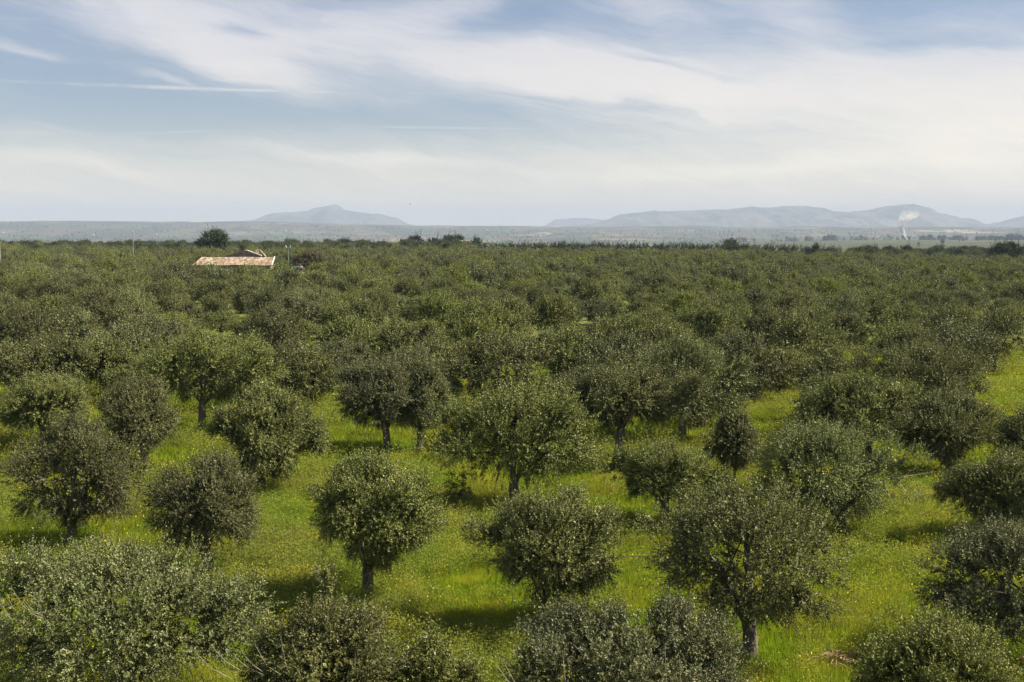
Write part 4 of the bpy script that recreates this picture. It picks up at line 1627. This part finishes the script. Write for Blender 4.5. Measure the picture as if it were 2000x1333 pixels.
# wind turbines on the far rim
tw_, na_, bl_ = MB(), MB(), MB()
tw_.tube([(0, 0, -10), (0, 0, 30), (0, 0, 60)], [2.4, 1.9, 1.3], 8)
na_.box(-1.6, 1.6, -3.5, 3.0, 60.01, 63.0)
bl_.prism([(-.8, -4.2, 61.5), (.8, -4.2, 61.5), (1.3, -4.2, 66), (.2, -4.2, 88), (-.3, -4.2, 88), (-.9, -4.2, 66)], (0, .5, 0))
TM, NM, BM_ = tw_.mesh('tower', M_WHITE), na_.mesh('nacelle', M_WHITE), bl_.mesh('blade', M_WHITE)
for i, (px_, hub) in enumerate(((862, 436), (884, 435), (919, 431), (956, 436), (972, 428), (1011, 433), (1061, 433), (903, 438))):
    d = 11400.0
    x = (px_ - 1000) / FPX * d
    g = float(gz(x, d))
    zt = CAM_H - (hub - HORIZ) * d / FPX
    s = max(.25, (zt - g) / 62)
    e = empty('wind_turbine', (x, d, g), .2 * i)
    e.scale = (s * .8, s * .8, s)
    tag(e, ('leftmost faint wind turbine right of left mountain', 'second faint wind turbine from the left mountain', 'tall faint wind turbine left of centre', 'short turbine just left of the tallest',
            'tallest faint wind turbine on the centre horizon', 'lone turbine in middle of horizon gap', 'turbine beside the small faint hill', 'shortest turbine between second and third')[i], 'wind turbine', 'wind turbines on the far rim')
    link(bpy.data.objects.new('tower', TM), e)
    link(bpy.data.objects.new('nacelle', NM), e)
    for j in range(3):
        o = link(bpy.data.objects.new('blade', BM_), e)
        a = j * 2 * math.pi / 3 + i * .7
        o.matrix_local = Matrix.Translation((0, 0, 61.5)) @ Matrix.Rotation(a, 4, 'Y') @ Matrix.Translation((0, 0, -61.5))

# masts on the ridge summit
for px_, tp, lab in ((1737, 398.5, 'left of three masts on the ridge summit'), (1742, 397.5, 'middle of three masts on the ridge summit'), (1748, 399, 'right of three masts on the ridge summit')):
    d = 15800.0
    k = d / FPX
    e = empty('radio_mast', ((px_ - 1000) * k, d, CAM_H - (404 - HORIZ) * k - 14))
    tag(e, lab, 'mast')
    h = (404 - tp) * k + 14
    b = MB(); b.tube([(0, 0, 0), (0, 0, h)], [1.1, .7], 5); b.build('mast_pole', M_STEEL, e)
    b = MB(); b.box(-2, 2, -1.2, 1.2, h * .82, h * .9); b.build('antenna', M_STEEL, e)

# bird
bp_ = at_depth(800.5, 399, 260)
e = empty('bird', tuple(bp_))
tag(e, 'small dark bird gliding above the left mountain slope', 'bird')
b = MB()
b.tube([(-.2, 0, 0), (-.08, 0, .02), (.1, 0, .02), (.2, 0, .03)], [.015, .05, .045, .012], 6); b.build('body', M_DARKSTONE, e, True)
for s_ in (-1, 1):
    b = MB(); b.prism([(-.07, s_ * .03, .03), (.07, s_ * .03, .03), (.04, s_ * .36, .12), (-.06, s_ * .40, .10)], (0, 0, .012)); b.build('wing', M_DARKSTONE, e)

# ------------------------------------------------------------------ smoke
def smoke():
    m, nt, out = new_mat('smoke_volume')
    geo = nn(nt, 'ShaderNodeTexCoord')
    P = geo.outputs['Object']
    sp = nn(nt, 'ShaderNodeSeparateXYZ')
    nt.links.new(P, sp.inputs[0])
    n1 = noise_tex(nt, P, .045, 4, .6, .6)
    pv = nn(nt, 'ShaderNodeVolumePrincipled')
    pv.inputs['Color'].default_value = (.94, .93, .92, 1)
    fall = mrange(nt, sp.outputs[2], 0.0, 106.0, 1.0, 0.0, smooth=False)
    fall = mth(nt, 'POWER', fall, 1.5)
    dn = mth(nt, 'MULTIPLY', mth(nt, 'MULTIPLY', mrange(nt, n1, .36, .70), fall), .42)
    setin(nt, pv.inputs['Density'], dn)
    nt.links.new(pv.outputs[0], out.inputs['Volume'])
    d = 4050.0
    k = d / FPX
    path = [(1771, 471, 1.2), (1768, 465, 2.4), (1763, 457, 3.6), (1758, 448, 5.0), (1757, 439, 6.5), (1759, 431, 9), (1764, 424, 12.5), (1772, 417, 16), (1779, 410, 17), (1785, 404, 11)]
    x0, z0 = (1771 - 1000) * k, CAM_H - (471 - HORIZ) * k
    b = MB()
    b.tube([((a - 1000) * k - x0, 0, CAM_H - (c - HORIZ) * k - z0) for a, c, r in path], [r * k for a, c, r in path], 14)
    o = b.build('smoke', m)
    o.location = (x0, d, z0)
    tag(o, 'thin white smoke plume rising before the long ridge', 'smoke', kind='stuff')


smoke()
for _m in bpy.data.materials:
    if _m.name == 'smoke_volume':
        _m.cycles.volume_step_rate = 1.0
